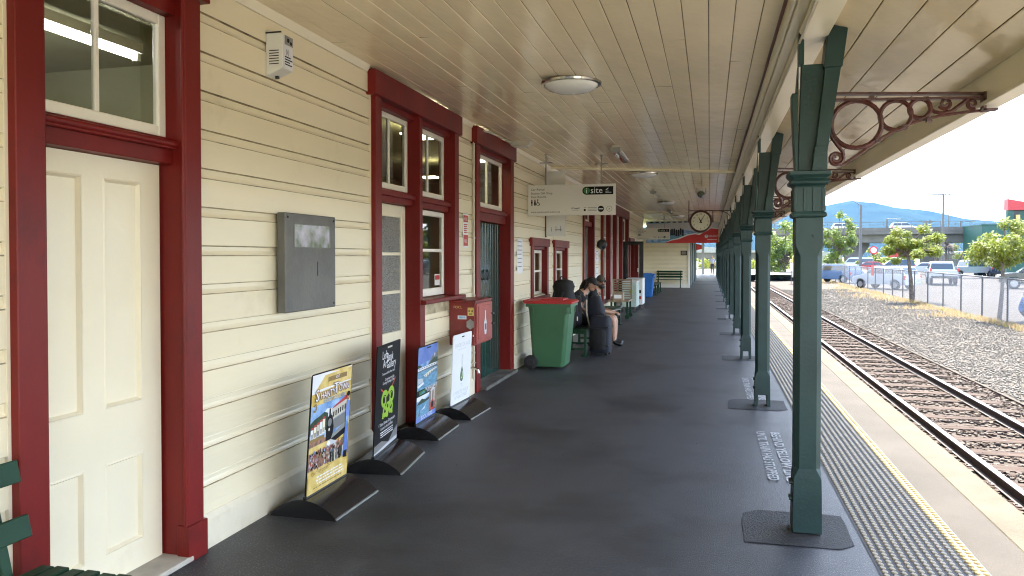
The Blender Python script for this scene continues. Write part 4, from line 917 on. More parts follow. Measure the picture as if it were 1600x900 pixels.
m.add([(-w/2+.835*w+.07*math.cos(a), f-.006, .30*h+.07*math.sin(a)) for a in np.linspace(0,6.283,19)[:-1]], [tuple(range(18))], 0); bp(2, [(.822,.31),(.848,.31),(.842,.34),(.828,.34)], .008)
m.text('HOLIDAY', .125, (-w/2+.865*w, f-.006, .27*h), (1,0,0), (0,0,1), 0, 'LEFT', .72); m.box(-w/2+.85*w, w/2-.02*w, f-.0062, f-.006, .15*h, .17*h, 0)
m.build('print', [X['paper'], X['bred'], X['navy'], X['sky1'], X['water']], t, fixn=False)

# clock
t = thing('station_clock', 'round station clock with dark red rim hanging from an iron bar', 'clock', (-.237, 20.9, 2.607))
M().lathe([(.245,-.07),(.262,-.085),(.292,-.08),(.305,-.04),(.305,.04),(.292,.08),(.262,.085),(.245,.07)], ax='y', n=40, cap=False).build('rim', X['dred'], t, smooth=40)
M().lathe([(.0,-.066),(.25,-.066),(.25,.066),(.0,.066)], ax='y', n=40).build('face', X['face'], t, smooth=30)
m = M()
for i in range(12):
    a = R(30*i); m.text(str(i or 12), .062, (.195*math.sin(a)-.003, -.0675, .195*math.cos(a)-.021), (1,0,0), (0,0,1), 0, 'CENTER')
for a, L, wd in ((R(332),.12,.017),(R(30),.19,.012)):
    dx, dz = math.sin(a), math.cos(a); m.prism([(-dx*.05+dz*wd,-dz*.05-dx*wd),(-dx*.05-dz*wd,-dz*.05+dx*wd),(dx*L-dz*wd*.4,dz*L+dx*wd*.4),(dx*L+dz*wd*.4,dz*L-dx*wd*.4)], 'y', -.074, -.070)
m.build('hands_and_numerals', X['ink'], t, fixn=False)
m = M().box(-.325,-.30,-.012,.012,-.02,.66).box(-.325,.325,-.012,.012,.275,.297).box(.30,.325,-.012,.012,-.02,.30).box(.30,.82,-.010,.010,.275,.297).tube([(.45,0,.285),(.6,0,.25),(.7,0,.20),(.75,0,.14)], .009, 6).box(-.33,-.28,-.03,.03,-.03,.03).box(.28,.33,-.03,.03,-.03,.03)
m.build('hanger', X['dred'], t)

# ------------------------------------------------------------------ benches
def bench(loc, rz, L, label, slats=5, back=(.62,.82), legs=None, pale=False):
    """seat length along local y, sitter faces +x"""
    t = thing('slatted_bench', label, 'bench', loc, rz, 'green slatted platform benches')
    sm = X['bgreen']
    m = M(); n = slats; w = .44/n
    for i in range(n): m.box(-.20+i*w, -.20+(i+1)*w-.012, -L/2, L/2, .425+.004*(i%2), .450+.004*(i%2))
    m.build('seat', sm, t, bevel=.004)
    m = M(); al = R(14)
    for z in back:
        T = Matrix.Translation((-.235,0,.43)) @ Matrix.Rotation(-al,4,'Y'); m.box(-.0,.024,-L/2,L/2,z-.47,z-.38,0,T)
    m.build('backrest', sm, t, bevel=.004)
    k = legs or max(2, round(L/1.1)+1)
    for i in range(k):
        y = -L/2+.10+(L-.2)*i/(k-1); m = M()
        m.box(.17,.215,y-.02,y+.02,0,.425).box(-.215,-.17,y-.02,y+.02,0,.425).box(-.20,.20,y-.018,y+.018,.375,.424).box(-.20,.20,y-.015,y+.015,.11,.14).box(.13,.25,y-.025,y+.025,0,.025).box(-.25,-.13,y-.025,y+.025,0,.025)
        m.build('leg', X['bgreen'], t, bevel=.004)
        T = Matrix.Translation((-.245,y,.40)) @ Matrix.Rotation(-al,4,'Y'); M().box(-.045,-.002,-.022,.022,0,max(back)-.33,0,T).build('back_post', X['bgreen'], t, bevel=.004)
    return t
bench((-2.37, 1.50, 0), 0, 1.84, 'dark green slatted bench end at the left edge, beside the near cream door', 6, (.60,.82))
bench((-2.20, 13.35, 0), 0, 1.9, 'green bench carrying the backpackers and their bags', 5, (.60,.74,.86))
bench((-2.32, 17.6, 0), 0, 2.0, 'green bench with pale slatted back just behind the bearded man', 5, (.56,.66,.76,.86))
bench((-2.42, 34.3, 0), 0, 3.6, 'long green bench end on beyond the blue bin', 5, (.60,.74))
bench((-2.06, 40.55, 0), R(-90), 1.35, 'dark bench with three back rails against the cream end wall', 5, (.58,.72,.86))

# luggage trolley, chest freezers, bins
t = thing('luggage_trolley', 'wooden luggage trolley with slatted end standing beyond the pale backed bench', 'trolley', (-2.32, 20.6, 0))
M().box(-.30,.25,-.5,.5,.46,.50).build('deck', X['wood'], t)
m = M()
for z in np.arange(.54,1.0,.065): m.box(-.28,.22,.48,.50,z,z+.03)
m.box(-.30,-.26,.46,.52,.46,1.03).box(.20,.24,.46,.52,.46,1.03).box(-.30,.24,.46,.52,1.0,1.04)
m.build('slatted_end', X['wood'], t)
for x, y in ((-.22,-.4),(.2,-.4),(-.22,.4),(.2,.4)): M().box(x-.025,x+.025,y-.025,y+.025,.06,.46).lathe([(0,-.02),(.06,-.02),(.06,.02),(0,.02)], (x,y,.06), 14, ax='y').build('leg', X['bgreen'], t)
tag(M().box(-.13,.13,-.18,.18,0,.22).box(-.10,.10,-.183,-.18,.05,.15,1).build('cardboard_box', [X['wood'], X['paper']], bevel=.005), 'brown cardboard box on the luggage trolley', 'box').location = (-2.36, 20.3, .50)
def chest(loc, w, d, h, label, m1, dots):
    t = thing('brochure_cabinet', label, 'cabinet', loc)
    M().box(-d/2,d/2,-w/2,w/2,.14,h).build('body', m1, t, bevel=.01)
    M().box(-d/2-.01,d/2+.01,-w/2-.01,w/2+.01,h,h+.035).build('lid', X['white'], t, bevel=.008)
    for x in (-d/2+.05,d/2-.05):
        for y in (-w/2+.05,w/2-.05): M().box(x-.02,x+.02,y-.02,y+.02,0,.14).build('leg', X['galv'], t)
    m = M()
    for u, z, k in dots: m.box(u-.05,u+.05,-w/2-.003,-w/2,z-.05,z+.05,k)
    m.build('picture', [X['pred'], X['ink'], X['sky1'], X['lime']], t)
chest((-2.35, 23.4, 0), .9, .44, .88, 'pale green cabinet standing in front of the open black door', mat('pale_green_enamel', (.45,.55,.50), .4), [(.05,.6,3),(-.08,.35,2)])
chest((-2.30, 24.55, 0), .8, .50, .94, 'white cabinet with red spots standing in front of the open black door', X['white'], [(.05,.66,0),(.15,.55,1),(.0,.42,1),(.16,.36,0),(.10,.25,2)])
def wheelie(loc, rz, body, lid, label, s=1.):
    """front faces local +x, wheels at -x"""
    t = thing('wheelie_bin', label, 'bin', loc, rz)
    m = M()
    secs = [(.035,-.215,.235,.245),(.06,-.225,.245,.25),(.82,-.27,.315,.285),(.90,-.285,.325,.29)]
    vs = []; c = .045
    for z, xa, xb, hy in secs:
        for x, y in ((xa+c,-hy),(xb-c,-hy),(xb,-hy+c),(xb,hy-c),(xb-c,hy),(xa+c,hy),(xa,hy-c),(xa,-hy+c)): vs.append((x*s,y*s,z*s))
    m.add(vs, [(i*8+j,i*8+(j+1)%8,(i+1)*8+(j+1)%8,(i+1)*8+j) for i in range(3) for j in range(8)]+[tuple(range(8)),tuple(range(24,32))])
    m.box(-.31*s,.35*s,-.305*s,.305*s,.90*s,.945*s)
    for q in (-.20,.20): m.box(.318*s,.336*s,(q-.012)*s,(q+.012)*s,.80*s,.9*s); m.box(q*s-.012*s,q*s+.012*s,-.302*s,-.284*s,.80*s,.9*s)
    m.box(.22*s,.30*s,-.297*s,-.286*s,.80*s,.90*s)
    m.build('bin_body', body, t, bevel=.008, seg=2, smooth=40)
    m = M(); pr = [(-.33,.945),(.365,.945),(.37,.965),(.34,.985),(.05,1.0),(-.20,.99),(-.33,.975)]
    m.prism([(a*s,b*s) for a, b in pr], 'y', -.31*s, .31*s); m.box(-.10*s,.22*s,-.20*s,.20*s,.985*s,1.015*s); m.cyl((-.345*s,-.26*s,.975*s),(-.345*s,.26*s,.975*s),.018*s)
    m.build('lid', lid, t, bevel=.008, smooth=40)
    for q in (-1,1):
        w = M().lathe([(.0,-.028),(.09,-.028),(.104,-.018),(.104,.018),(.09,.028),(.0,.028)], (-.235*s,q*.285*s,.104), 20, ax='y').build('wheel', X['tyre'], t, smooth=40)
        M().lathe([(.0,-.034),(.05,-.034),(.055,-.028),(.055,.028),(.05,.034),(.0,.034)], (-.235*s,q*.285*s,.104), 14, ax='y').build('hub', X['dark'], w)
    M().cyl((-.235*s,-.28*s,.104),(-.235*s,.28*s,.104),.014).build('axle', X['dark'], t)
wheelie((-2.325, 11.20, 0), 0, X['bin_green'], X['bin_red'], 'green wheelie bin with a red lid against the wall', 1.03)
wheelie((-2.47, 30.8, 0), 0, X['bin_blue'], X['bin_blue'], 'blue wheelie bin far along the platform', .98)

# ------------------------------------------------------------------ luggage
def soft(m, prof, hy, n=10, c=.35, **k):
    """rounded bag from (z, x centre, half depth) rows"""
    vs = []
    for z, xc, hx, hh in prof:
        for j in range(n):
            a = 2*math.pi*(j+.5)/n; q = lambda v: math.copysign(abs(v)**c, v)
            vs.append((xc+hx*q(math.cos(a)), hh*q(math.sin(a)), z))
    kx = len(prof)
    m.add(vs, [(i*n+j,i*n+(j+1)%n,(i+1)*n+(j+1)%n,(i+1)*n+j) for i in range(kx-1) for j in range(n)]+[tuple(range(n)),tuple(range((kx-1)*n,kx*n))])
def backpack(loc, rz, s, label, tilt=0):
    t = thing('backpack', label, 'backpack', loc, rz); t.rotation_euler = (0, R(tilt), rz)
    m = M(); soft(m, [(0,0,.15*s,.17*s),(.03*s,0,.19*s,.20*s),(.3*s,.01,.20*s,.21*s),(.55*s,0,.18*s,.20*s),(.68*s,0,.15*s,.17*s),(.76*s,0,.17*s,.19*s),(.86*s,0,.14*s,.15*s),(.89*s,0,.06*s,.07*s)], 0, 16, .6); m.build('bag', X['blackfab'], t, smooth=60)
    m = M(); soft(m, [(.10*s,.20*s,.05*s,.13*s),(.14*s,.22*s,.06*s,.15*s),(.40*s,.22*s,.06*s,.14*s),(.46*s,.20*s,.03*s,.10*s)], 0, 12, .6); m.build('pocket', X['navy'], t, smooth=60)
    m = M()
    for q in (-.09,.09): m.tube([(-.17*s,q*s,.66*s),(-.24*s,q*s,.55*s),(-.25*s,q*s,.3*s),(-.18*s,q*1.3*s,.10*s)], .018*s, 6)
    m.tube([(-.05,-.04,.89*s),(-.05,-.03,.94*s),(-.05,.03,.94*s),(-.05,.04,.89*s)], .010, 6); m.box(.10*s,.16*s,-.21*s,-.205*s,.25*s,.5*s)
    m.build('strap', X['blackfab'], t, smooth=50)
    M().box(.09*s,.12*s,-.165*s,-.160*s,.80*s,.83*s).box(.15*s,.19*s,-.195*s,-.19*s,.12*s,.2*s).build('tag', X['offwhite'], t)
backpack((-2.42, 12.74, .452), R(70), .93, 'tall black hiking backpack standing on the bench end behind the green bin')
backpack((-2.30, 13.02, .452), R(-60), .62, 'smaller black backpack leaning between the tall pack and the woman', 8)
t = thing('suitcase', 'black soft suitcase standing upright on the platform before the bench', 'suitcase', (-1.80, 12.86, 0), R(-8))
m = M(); soft(m, [(.035,0,.15,.13),(.06,0,.175,.15),(.20,0,.178,.155),(.45,0,.178,.155),(.60,.0,.172,.15),(.655,0,.14,.12),(.662,0,.10,.08)], 0, 20, .45); m.build('shell', X['navy'], t, smooth=50)
m = M(); soft(m, [(.10,0,.14,.185),(.13,0,.15,.19),(.40,0,.15,.19),(.45,0,.13,.175)], 0, 16, .5); m.build('front_pocket', X['blackfab'], t, smooth=50)
m = M().box(-.18,.18,-.162,.16,.155,.175).box(-.18,.18,-.162,.16,.465,.485).box(-.012,.012,-.195,-.188,.22,.38).tube([(-.06,0,.655),(-.05,0,.69),(.05,0,.69),(.06,0,.655)], .011, 6); m.build('strap', X['blackfab'], t)
for x in (-.12,.12):
    for y in (-.10,.10): M().lathe([(0,-.015),(.028,-.015),(.028,.015),(0,.015)], (x,y,.028), 12, ax='y').build('wheel', X['dark'], t)
t = thing('duffel_bag', 'upright navy bag with a pale strap held behind the suitcase by the woman', 'bag', (-1.905, 13.10, .66), R(-12)); t.rotation_euler = (0, R(-9), R(-12))
m = M(); soft(m, [(-.20,0,.13,.10),(-.17,0,.15,.12),(.0,0,.155,.125),(.20,0,.14,.115),(.31,0,.09,.08),(.335,0,.05,.05)], 0, 16, .6); m.build('bag', X['navy'], t, smooth=60)
M().tube([(-.12,-.10,-.18),(-.135,-.115,.05),(-.11,-.09,.28)], .014, 6).build('strap', X['offwhite'], t)

# ------------------------------------------------------------------ people
def skinned(joints, edges, root):
    """joints: name -> (x,y,z,r); returns an evaluated mesh grown round the skeleton"""
    names = list(joints); idx = {k: i for i, k in enumerate(names)}
    me = bpy.data.meshes.new('sk'); me.from_pydata([joints[k][:3] for k in names], [(idx[a], idx[b]) for a, b in edges], [])
    o = link('sk', me); o.modifiers.new('s', 'SKIN').use_smooth_shade = True
    for i, k in enumerate(names):
        r = joints[k][3]; d = me.skin_vertices[0].data[i]; d.radius = r if isinstance(r, tuple) else (r, r); d.use_root = (k == root)
    sb = o.modifiers.new('u', 'SUBSURF'); sb.levels = 2; sb.render_levels = 2
    bpy.context.view_layer.update()
    out = bpy.data.meshes.new_from_object(o.evaluated_get(bpy.context.evaluated_depsgraph_get()))
    bpy.data.objects.remove(o)
    return out
def person(loc, rz, J, head_dir, label, wear, hairf, extra=None):
    """J: joints; wear: list of (part name, material, bones, offset); bones name skeleton segments covered"""
    t = thing('person', label, 'person', loc, rz)
    E = [('hip','spine'),('spine','chest'),('chest','neck'),('neck','head0')]
    for s in 'LR': E += [('hip','thigh'+s),('thigh'+s,'knee'+s),('knee'+s,'ankle'+s),('ankle'+s,'toe'+s),('chest','sho'+s),('sho'+s,'elb'+s),('elb'+s,'wri'+s),('wri'+s,'palm'+s)]
    me = skinned(J, E, 'hip')
    vs = [v.co.copy() for v in me.vertices]; nr = [v.normal.copy() for v in me.vertices]; fs = [tuple(p.vertices) for p in me.polygons]
    b = M(); b.add(vs, fs)
    # head with brow, nose, chin, ears
    hc = Vector(J['head'][:3]); d = Vector(head_dir).normalized(); sd = Vector((0,0,1)).cross(d).normalized(); u = d.cross(sd)
    T = Matrix((( d.x, sd.x, u.x),( d.y, sd.y, u.y),( d.z, sd.z, u.z)))
    b.ball(hc, (.098,.078,.118), 16, 0, T.to_4x4()); b.ball(hc+d*.035-u*.075, (.06,.052,.05), 12, 0, T.to_4x4())
    b.tube([hc+d*.092+u*.018, hc+d*.112-u*.018, hc+d*.098-u*.028], [.008,.014,.009], 6)
    for s in (-1,1): b.ball(hc+sd*s*.079-d*.01-u*.005, (.018,.008,.03), 8, 0, T.to_4x4()); b.ball(hc+sd*s*.032+d*.083+u*.012, (.010,.014,.008), 8, 1, T.to_4x4())
    b.tube([hc+d*.09-u*.055-sd*.024, hc+d*.098-u*.053, hc+d*.09-u*.055+sd*.024], .005, 5, 2)
    for s in 'LR':           # five fingers per hand
        p = Vector(J['palm'+s][:3]); w = Vector(J['wri'+s][:3]); f = (p-w).normalized(); a = f.cross(Vector((0,0,1))); a = a.normalized() if a.length > .01 else Vector((0,1,0)); c = a.cross(f)
        for q, L in ((-.030,.055),(-.010,.068),(.010,.072),(.030,.062)):
            r0 = p+a*q; b.tube([r0-f*.01, r0+f*L*.5+c*.004, r0+f*L*.82-Vector((0,0,.014)), r0+f*L-Vector((0,0,.032))], [.010,.0095,.0085,.007], 6)
        sg = 1 if s == 'L' else -1
        b.tube([w+f*.03+a*sg*.02, w+f*.055+a*sg*.045, w+f*.09+a*sg*.05-Vector((0,0,.01))], [.012,.011,.008], 6)
    b.build('body', [X['skin'], X['ink'], X['pred']], t, smooth=60, fixn=False)
    segs = {(p+q): (Vector(J[p][:3]), Vector(J[q][:3])) for p, q in E}
    cen = [sum((vs[i] for i in f), Vector())/len(f) for f in fs]
    def near(c):
        best = (9, None, 0)
        for k, (p, q) in segs.items():
            dv = q-p; tt = max(0, min(1, (c-p).dot(dv)/max(dv.length_squared, 1e-9))); dd = (c-(p+dv*tt)).length
            if dd < best[0]: best = (dd, k, tt)
        return best
    own = [near(c) for c in cen]
    wear = [w_ for w_ in wear if w_[0] != 'shoe']+[(w_[0], w_[1], [b_ for b_ in w_[2] if b_[0].endswith(s)], w_[3]) for w_ in wear if w_[0] == 'shoe' for s in 'LR']
    for name, m_, bones, off in wear:
        keep = [i for i, (dd, k, tt) in enumerate(own) if any(k == bn[0] and bn[1] <= tt <= bn[2] for bn in bones)]
        used = sorted({i for f in keep for i in fs[f]}); re = {v: i for i, v in enumerate(used)}
        g = M(); g.add([vs[i]+nr[i]*off for i in used], [[re[i] for i in fs[f]] for f in keep]); g.build(name, m_, t, smooth=60, fixn=False)
    for name, m_, fn in hairf:
        g = M(); fn(g, hc, d, sd, u, T.to_4x4()); g.build(name, m_, t, smooth=60)
    bpy.data.meshes.remove(me)
    return t
def both(k, a, b=1.0): return [(k % s, 0 if a is None else a, b) for s in 'LR']
def limbs(**kw): return kw
def tee(): return [('hipspine',.12,1),('spinechest',0,1),('chestneck',0,.55)]+[('chestsho'+s,0,1) for s in 'LR']+[('sho'+s+'elb'+s,0,.55) for s in 'LR']
# seated, facing +x; origin on the floor below the seat
sit = dict(hip=(0,0,.545,(.13,.15)), spine=(-.01,0,.72,(.115,.135)), chest=(.03,0,.93,(.125,.155)), neck=(.075,0,1.075,.055), head0=(.095,0,1.12,.05), head=(.12,0,1.195,0))
for s, q in (('L',1),('R',-1)):
    sit.update({'thigh'+s:(.07,q*.10,.535,.092), 'knee'+s:(.43,q*.125,.52,.066), 'ankle'+s:(.42,q*.13,.09,.042), 'toe'+s:(.56,q*.14,.035,.035), 'sho'+s:(.03,q*.175,1.0,.058), 'elb'+s:(.11,q*.215,.745,.044), 'wri'+s:(.31,q*.10,.66,.030), 'palm'+s:(.385,q*.07,.645,(.036,.022))})
def cap(m_col): 
    def f(g, hc, d, sd, u, T):
        vs = []; n = 16
        for i in range(5):
            a = R(90)*i/4
            for j in range(n): t = 2*math.pi*j/n; vs.append(hc+u*(.025+.105*math.sin(a))+d*(.107*math.cos(a)*math.cos(t)-.004)+sd*(.088*math.cos(a)*math.sin(t)))
        g.add(vs, [(i*n+j,i*n+(j+1)%n,(i+1)*n+(j+1)%n,(i+1)*n+j) for i in range(4) for j in range(n)])
        k = 9; pb = [hc+u*.03+d*.085*math.cos(R(-75+150*i/(k-1)))+sd*.085*math.sin(R(-75+150*i/(k-1))) for i in range(k)]; pf = [hc+u*.022+d*(.10+.085*math.cos(R(-80+160*i/(k-1))))+sd*.072*math.sin(R(-80+160*i/(k-1))) for i in range(k)]
        g.add(pb+pf+[p+u*.008 for p in pb]+[p+u*.008 for p in pf], [(i,i+1,k+i+1,k+i) for i in range(k-1)]+[(2*k+i,2*k+i+1,3*k+i+1,3*k+i) for i in range(k-1)]+[(k+i,k+i+1,3*k+i+1,3*k+i) for i in range(k-1)])
    return ('cap', m_col, f)
def longhair(g, hc, d, sd, u, T):
    g.ball(hc-d*.022+u*.012, (.095,.086,.112), 14, 0, T)
    g.tube([hc-d*.085+u*.03, hc-d*.14-u*.02, hc-d*.155-u*.13, hc-d*.15-u*.24, hc-d*.14-u*.33], [.03,.042,.048,.04,.012], 10)
    for s in (-1,1): g.tube([hc+sd*s*.07+u*.03-d*.02, hc+sd*s*.082-u*.06-d*.04, hc+sd*s*.07-u*.15-d*.06], [.028,.03,.014], 8)
def beard(g, hc, d, sd, u, T):
    g.ball(hc+d*.040-u*.080, (.062,.060,.056), 12, 0, T); g.tube([hc+d*.098-u*.042-sd*.03, hc+d*.108-u*.038, hc+d*.098-u*.042+sd*.03], .010, 6)
    g.ball(hc-d*.03+u*.01, (.085,.082,.10), 12, 0, T)
def shades(g, hc, d, sd, u, T):
    for s in (-1,1): g.ball(hc+d*.096+sd*s*.035+u*.012, (.012,.032,.022), 10, 0, T); g.tube([hc+d*.09+sd*s*.066+u*.016, hc-d*.01+sd*s*.084+u*.014], .004, 5)
    g.tube([hc+d*.103-sd*.02+u*.016, hc+d*.103+sd*.02+u*.016], .004, 5)
W = dict(sit); 
for k in ('chest','neck','head0','head'): x, y, z, r = W[k]; dz = {'chest':.03,'neck':.07,'head0':.10,'head':.13}[k]; W[k] = (x+dz, y, z-.01, r)
W['chest'] = (.06,0,.93,(.115,.14))
person((-2.30, 13.48, 0), R(-6), W, (.86,-.22,-.34), 'woman in a black cap with long dark hair, head bowed, sitting on the bench',
    [('t_shirt', X['blackfab'], tee(), .012), ('trousers', X['blackfab'], [('hipspine',0,.3)]+[('hipthigh'+s,0,1) for s in 'LR']+[('thigh'+s+'knee'+s,0,1) for s in 'LR']+[('knee'+s+'ankle'+s,0,.92) for s in 'LR'], .012), ('shoe', X['dark'], [('ankle'+s+'toe'+s,0.05,1) for s in 'LR'], .012)],
    [('hair', X['hair'], longhair), cap(X['blackfab'])])
Mn = dict(sit)
for k, dx, dz in (('spine',.01,0),('chest',.04,-.01),('neck',.08,-.01),('head0',.09,-.01),('head',.10,.0),('shoL',.05,-.02),('shoR',.05,-.02),('elbL',.10,-.08),('elbR',.10,-.08),('wriL',.12,-.03),('wriR',.12,-.03),('palmL',.12,-.03),('palmR',.12,-.03)):
    x, y, z, r = Mn[k]; Mn[k] = (x+dx, y, z+dz, r)
Mn['kneeL'] = (.48,.13,.52,.068); Mn['kneeR'] = (.48,-.14,.52,.068); Mn['ankleL'] = (.47,.14,.09,.042); Mn['ankleR'] = (.49,-.15,.09,.042); Mn['toeL'] = (.62,.15,.035,.035); Mn['toeR'] = (.64,-.16,.035,.035)
mb = person((-2.21, 14.22, 0), 0, Mn, (.55,-.83,-.05), 'bearded man in a grey cap and sunglasses, bare legs, sitting on the bench',
    [('t_shirt', X['blackfab'], tee(), .013), ('shorts', X['shorts'], [('hipspine',0,.3)]+[('hipthigh'+s,0,1) for s in 'LR']+[('thigh'+s+'knee'+s,0,.80) for s in 'LR'], .016), ('shoe', X['dark'], [('ankle'+s+'toe'+s,0.0,1) for s in 'LR'], .012)],
    [('beard', X['hair'], beard), ('sunglasses', X['black'], shades), cap(X['capgrey'])])
o = M().box(-.09,.09,-.05,.05,0,.006).build('folded_paper', X['paper']); o.location = (-1.70, 14.20, .665); o.rotation_euler = (0, R(-12), R(20)); tag(o, 'folded white paper held over the knees of the bearded man', 'paper')
st_ = dict(hip=(0,0,.93,(.115,.14)), spine=(0,0,1.10,(.10,.13)), chest=(.0,0,1.32,(.11,.15)), neck=(.0,0,1.46,.052), head0=(.01,0,1.51,.05), head=(.02,0,1.59,0))
for s, q in (('L',1),('R',-1)):
    st_.update({'thigh'+s:(0,q*.085,.87,.085), 'knee'+s:(.03+q*.05,q*.09,.48,.058), 'ankle'+s:(q*.10-.02,q*.09,.09,.04), 'toe'+s:(q*.10+.12,q*.10,.035,.034), 'sho'+s:(0,q*.18,1.39,.055), 'elb'+s:(-.03-q*.04,q*.225,1.12,.042), 'wri'+s:(.05-q*.06,q*.235,.90,.030), 'palm'+s:(.07-q*.07,q*.235,.82,(.034,.022))})
def shorthair(g, hc, d, sd, u, T): g.ball(hc-d*.018+u*.022, (.098,.085,.108), 12, 0, T)
person((.22, 71.5, 0), R(-90), st_, (1,0,0), 'distant person in a pale blue shirt and dark trousers walking in from the sunlit end',
    [('shirt', X['shirt'], tee()+[('sho'+s+'elb'+s,.5,1) for s in 'LR'], .014), ('trousers', X['jeans'], [('hipspine',0,.25)]+[('hipthigh'+s,0,1) for s in 'LR']+[('thigh'+s+'knee'+s,0,1) for s in 'LR']+[('knee'+s+'ankle'+s,0,1) for s in 'LR'], .014), ('shoe', X['dark'], [('ankle'+s+'toe'+s,0,1) for s in 'LR'], .012)],
    [('hair', X['hair'], shorthair)])
Cr = dict(sit)
for k in list(Cr): x, y, z, r = Cr[k]; Cr[k] = (x, y, z-.28 if not k.startswith(('ankle','toe')) else z, r)
for s, q in (('L',1),('R',-1)): Cr['knee'+s] = (.34,q*.15,.46,.066); Cr['ankle'+s] = (.10,q*.13,.09,.045); Cr['toe'+s] = (.24,q*.14,.035,.035)
person((onZ(1592,503,-.505).x+.1, onZ(1592,503,-.505).y, -.505), R(-20), Cr, (.9,0,-.4), 'person in a blue top crouching by the car park fence at the right edge',
    [('shirt', X['bluetop'], tee()+[('sho'+s+'elb'+s,.5,1) for s in 'LR']+[('elb'+s+'wri'+s,0,.9) for s in 'LR'], .018), ('trousers', X['jeans'], [('hipspine',0,.25)]+[('hipthigh'+s,0,1) for s in 'LR']+[('thigh'+s+'knee'+s,0,1) for s in 'LR']+[('knee'+s+'ankle'+s,0,1) for s in 'LR'], .014), ('shoe', X['dark'], [('ankle'+s+'toe'+s,0,1) for s in 'LR'], .012)],
    [('hair', X['hair'], shorthair)])
# ------------------------------------------------------------------ fence by the car park
fA, fB = onZ(1600,512,-.53), onZ(1290,437,-.53); _d = (fB-fA)/(fB.y-fA.y); fA = fA-_d*19; fB = fB+_d*6
fd = (fB-fA); fl = fd.length; fd.normalize()
t = thing('chain_link_fence', 'chain link fence on steel posts along the car park edge', 'fence', fA)
def fp(s, z=0): return fd*s+Vector((0,0,z))
nP = 30
for i in range(nP):
    s = fl*(i/(nP-1)); M().cyl(fp(s,-.3), fp(s,1.48), .030, n=8).ball(fp(s,1.48), .032, 8).build('post', X['galv'], t)
M().cyl(fp(0,1.47), fp(fl,1.47), .024, n=8).build('top_rail', X['galv'], t)
mesh = bpy.data.materials.new('chain_link_mesh'); mesh.use_nodes = True
nn, ll = mesh.node_tree.nodes, mesh.node_tree.links; b = nn['Principled BSDF']; b.inputs['Base Color'].default_value = (.5,.51,.53,1); b.inputs['Metallic'].default_value = .5; b.inputs['Roughness'].default_value = .5
g = nn.new('ShaderNodeNewGeometry'); mp = nn.new('ShaderNodeMapping'); mp.inputs['Rotation'].default_value = (R(45),0,0); ll.new(g.outputs['Position'], mp.inputs['Vector'])
sx = nn.new('ShaderNodeSeparateXYZ'); ll.new(mp.outputs[0], sx.inputs[0]); mxs = []
for ax in ('Y','Z'):
    mul = nn.new('ShaderNodeMath'); mul.operation = 'MULTIPLY'; mul.inputs[1].default_value = 1/.055; ll.new(sx.outputs[ax], mul.inputs[0])
    fr = nn.new('ShaderNodeMath'); fr.operation = 'FRACT'; ll.new(mul.outputs[0], fr.inputs[0])
    lt = nn.new('ShaderNodeMath'); lt.operation = 'LESS_THAN'; lt.inputs[1].default_value = .19; ll.new(fr.outputs[0], lt.inputs[0]); mxs.append(lt)
mx = nn.new('ShaderNodeMath'); mx.operation = 'MAXIMUM'; ll.new(mxs[0].outputs[0], mx.inputs[0]); ll.new(mxs[1].outputs[0], mx.inputs[1]); ll.new(mx.outputs[0], b.inputs['Alpha'])
M().quad(fp(0,.05), fp(fl,.05), fp(fl,1.47), fp(0,1.47)).build('wire_mesh', mesh, t, fixn=False)
tk = M(); 
for i in range(24):
    a, c = fA+fp(fl*i/24), fA+fp(fl*(i+1)/24-.03); tk.prism([(a.x-.13,a.y),(a.x-.03,a.y),(c.x-.03,c.y),(c.x-.13,c.y)], 'z', -.95, a.z+.03+random.uniform(-.012,.012))
tag(tk.build('timber_kerb', X['weath'], bevel=.008), 'low grey timber retaining kerb under the chain link fence', 'kerb')
o = M().box(-.012,.0,-.35,.35,0,.62).build('fence_sign', X['signred']); fs = onX(1365,428,fA.x+_d.x*30); o.location = (fs.x-.06, fs.y, fs.z-.1); o.rotation_euler = (0,0,0); tag(o, 'red panel sign fixed to the chain link fence', 'sign')

# dry grass
def grass(name, n, xf, yr, zf, hr, m):
    u = rng.random(n); yy = yr[0]*(yr[1]/yr[0])**u; xx = xf(yy, n); a = rng.uniform(0,6.28,n); h = rng.uniform(*hr,n); w = .006+.0009*yy*.4; le = rng.normal(0,.35,(n,2))*h[:,None]
    z = zf(yy); V = np.zeros((n,3,3)); dx, dy = np.cos(a)*w, np.sin(a)*w
    V[:,0] = np.stack([xx-dx,yy-dy,z],1); V[:,1] = np.stack([xx+dx,yy+dy,z],1); V[:,2] = np.stack([xx+le[:,0],yy+le[:,1],z+h],1)
    me = bpy.data.meshes.new(name); me.from_pydata(V.reshape(-1,3).tolist(), [], (np.arange(n)[:,None]*3+np.arange(3)[None]).tolist()); me.materials.append(m)
    return struct(link(name, me), 'stuff')
cl = lambda y: (.5+.5*np.sin(y*.9+np.sin(y*.37)*2))
grass('dry_grass', 11000, lambda y, n: fA.x-.16+_d.x*(y-fA.y)-np.abs(rng.normal(0,1,n))*(.12+.62*cl(y)**2*np.clip(y/30,.4,1.6)), (17,85), lambda y: np.full(len(y),-.56), (.03,.20), X['drygrass'])
grass('green_weeds', 350, lambda y, n: fA.x-.16+_d.x*(y-fA.y)-np.abs(rng.normal(0,.2,n)), (17,80), lambda y: np.full(len(y),-.56), (.05,.24), X['leafy'])
struct(M().quad((4.2,92,-.60),(10.4,92,-.60),(60,118,-.70),(4,118,-.55)).build('grass_verge', X['terrain']))

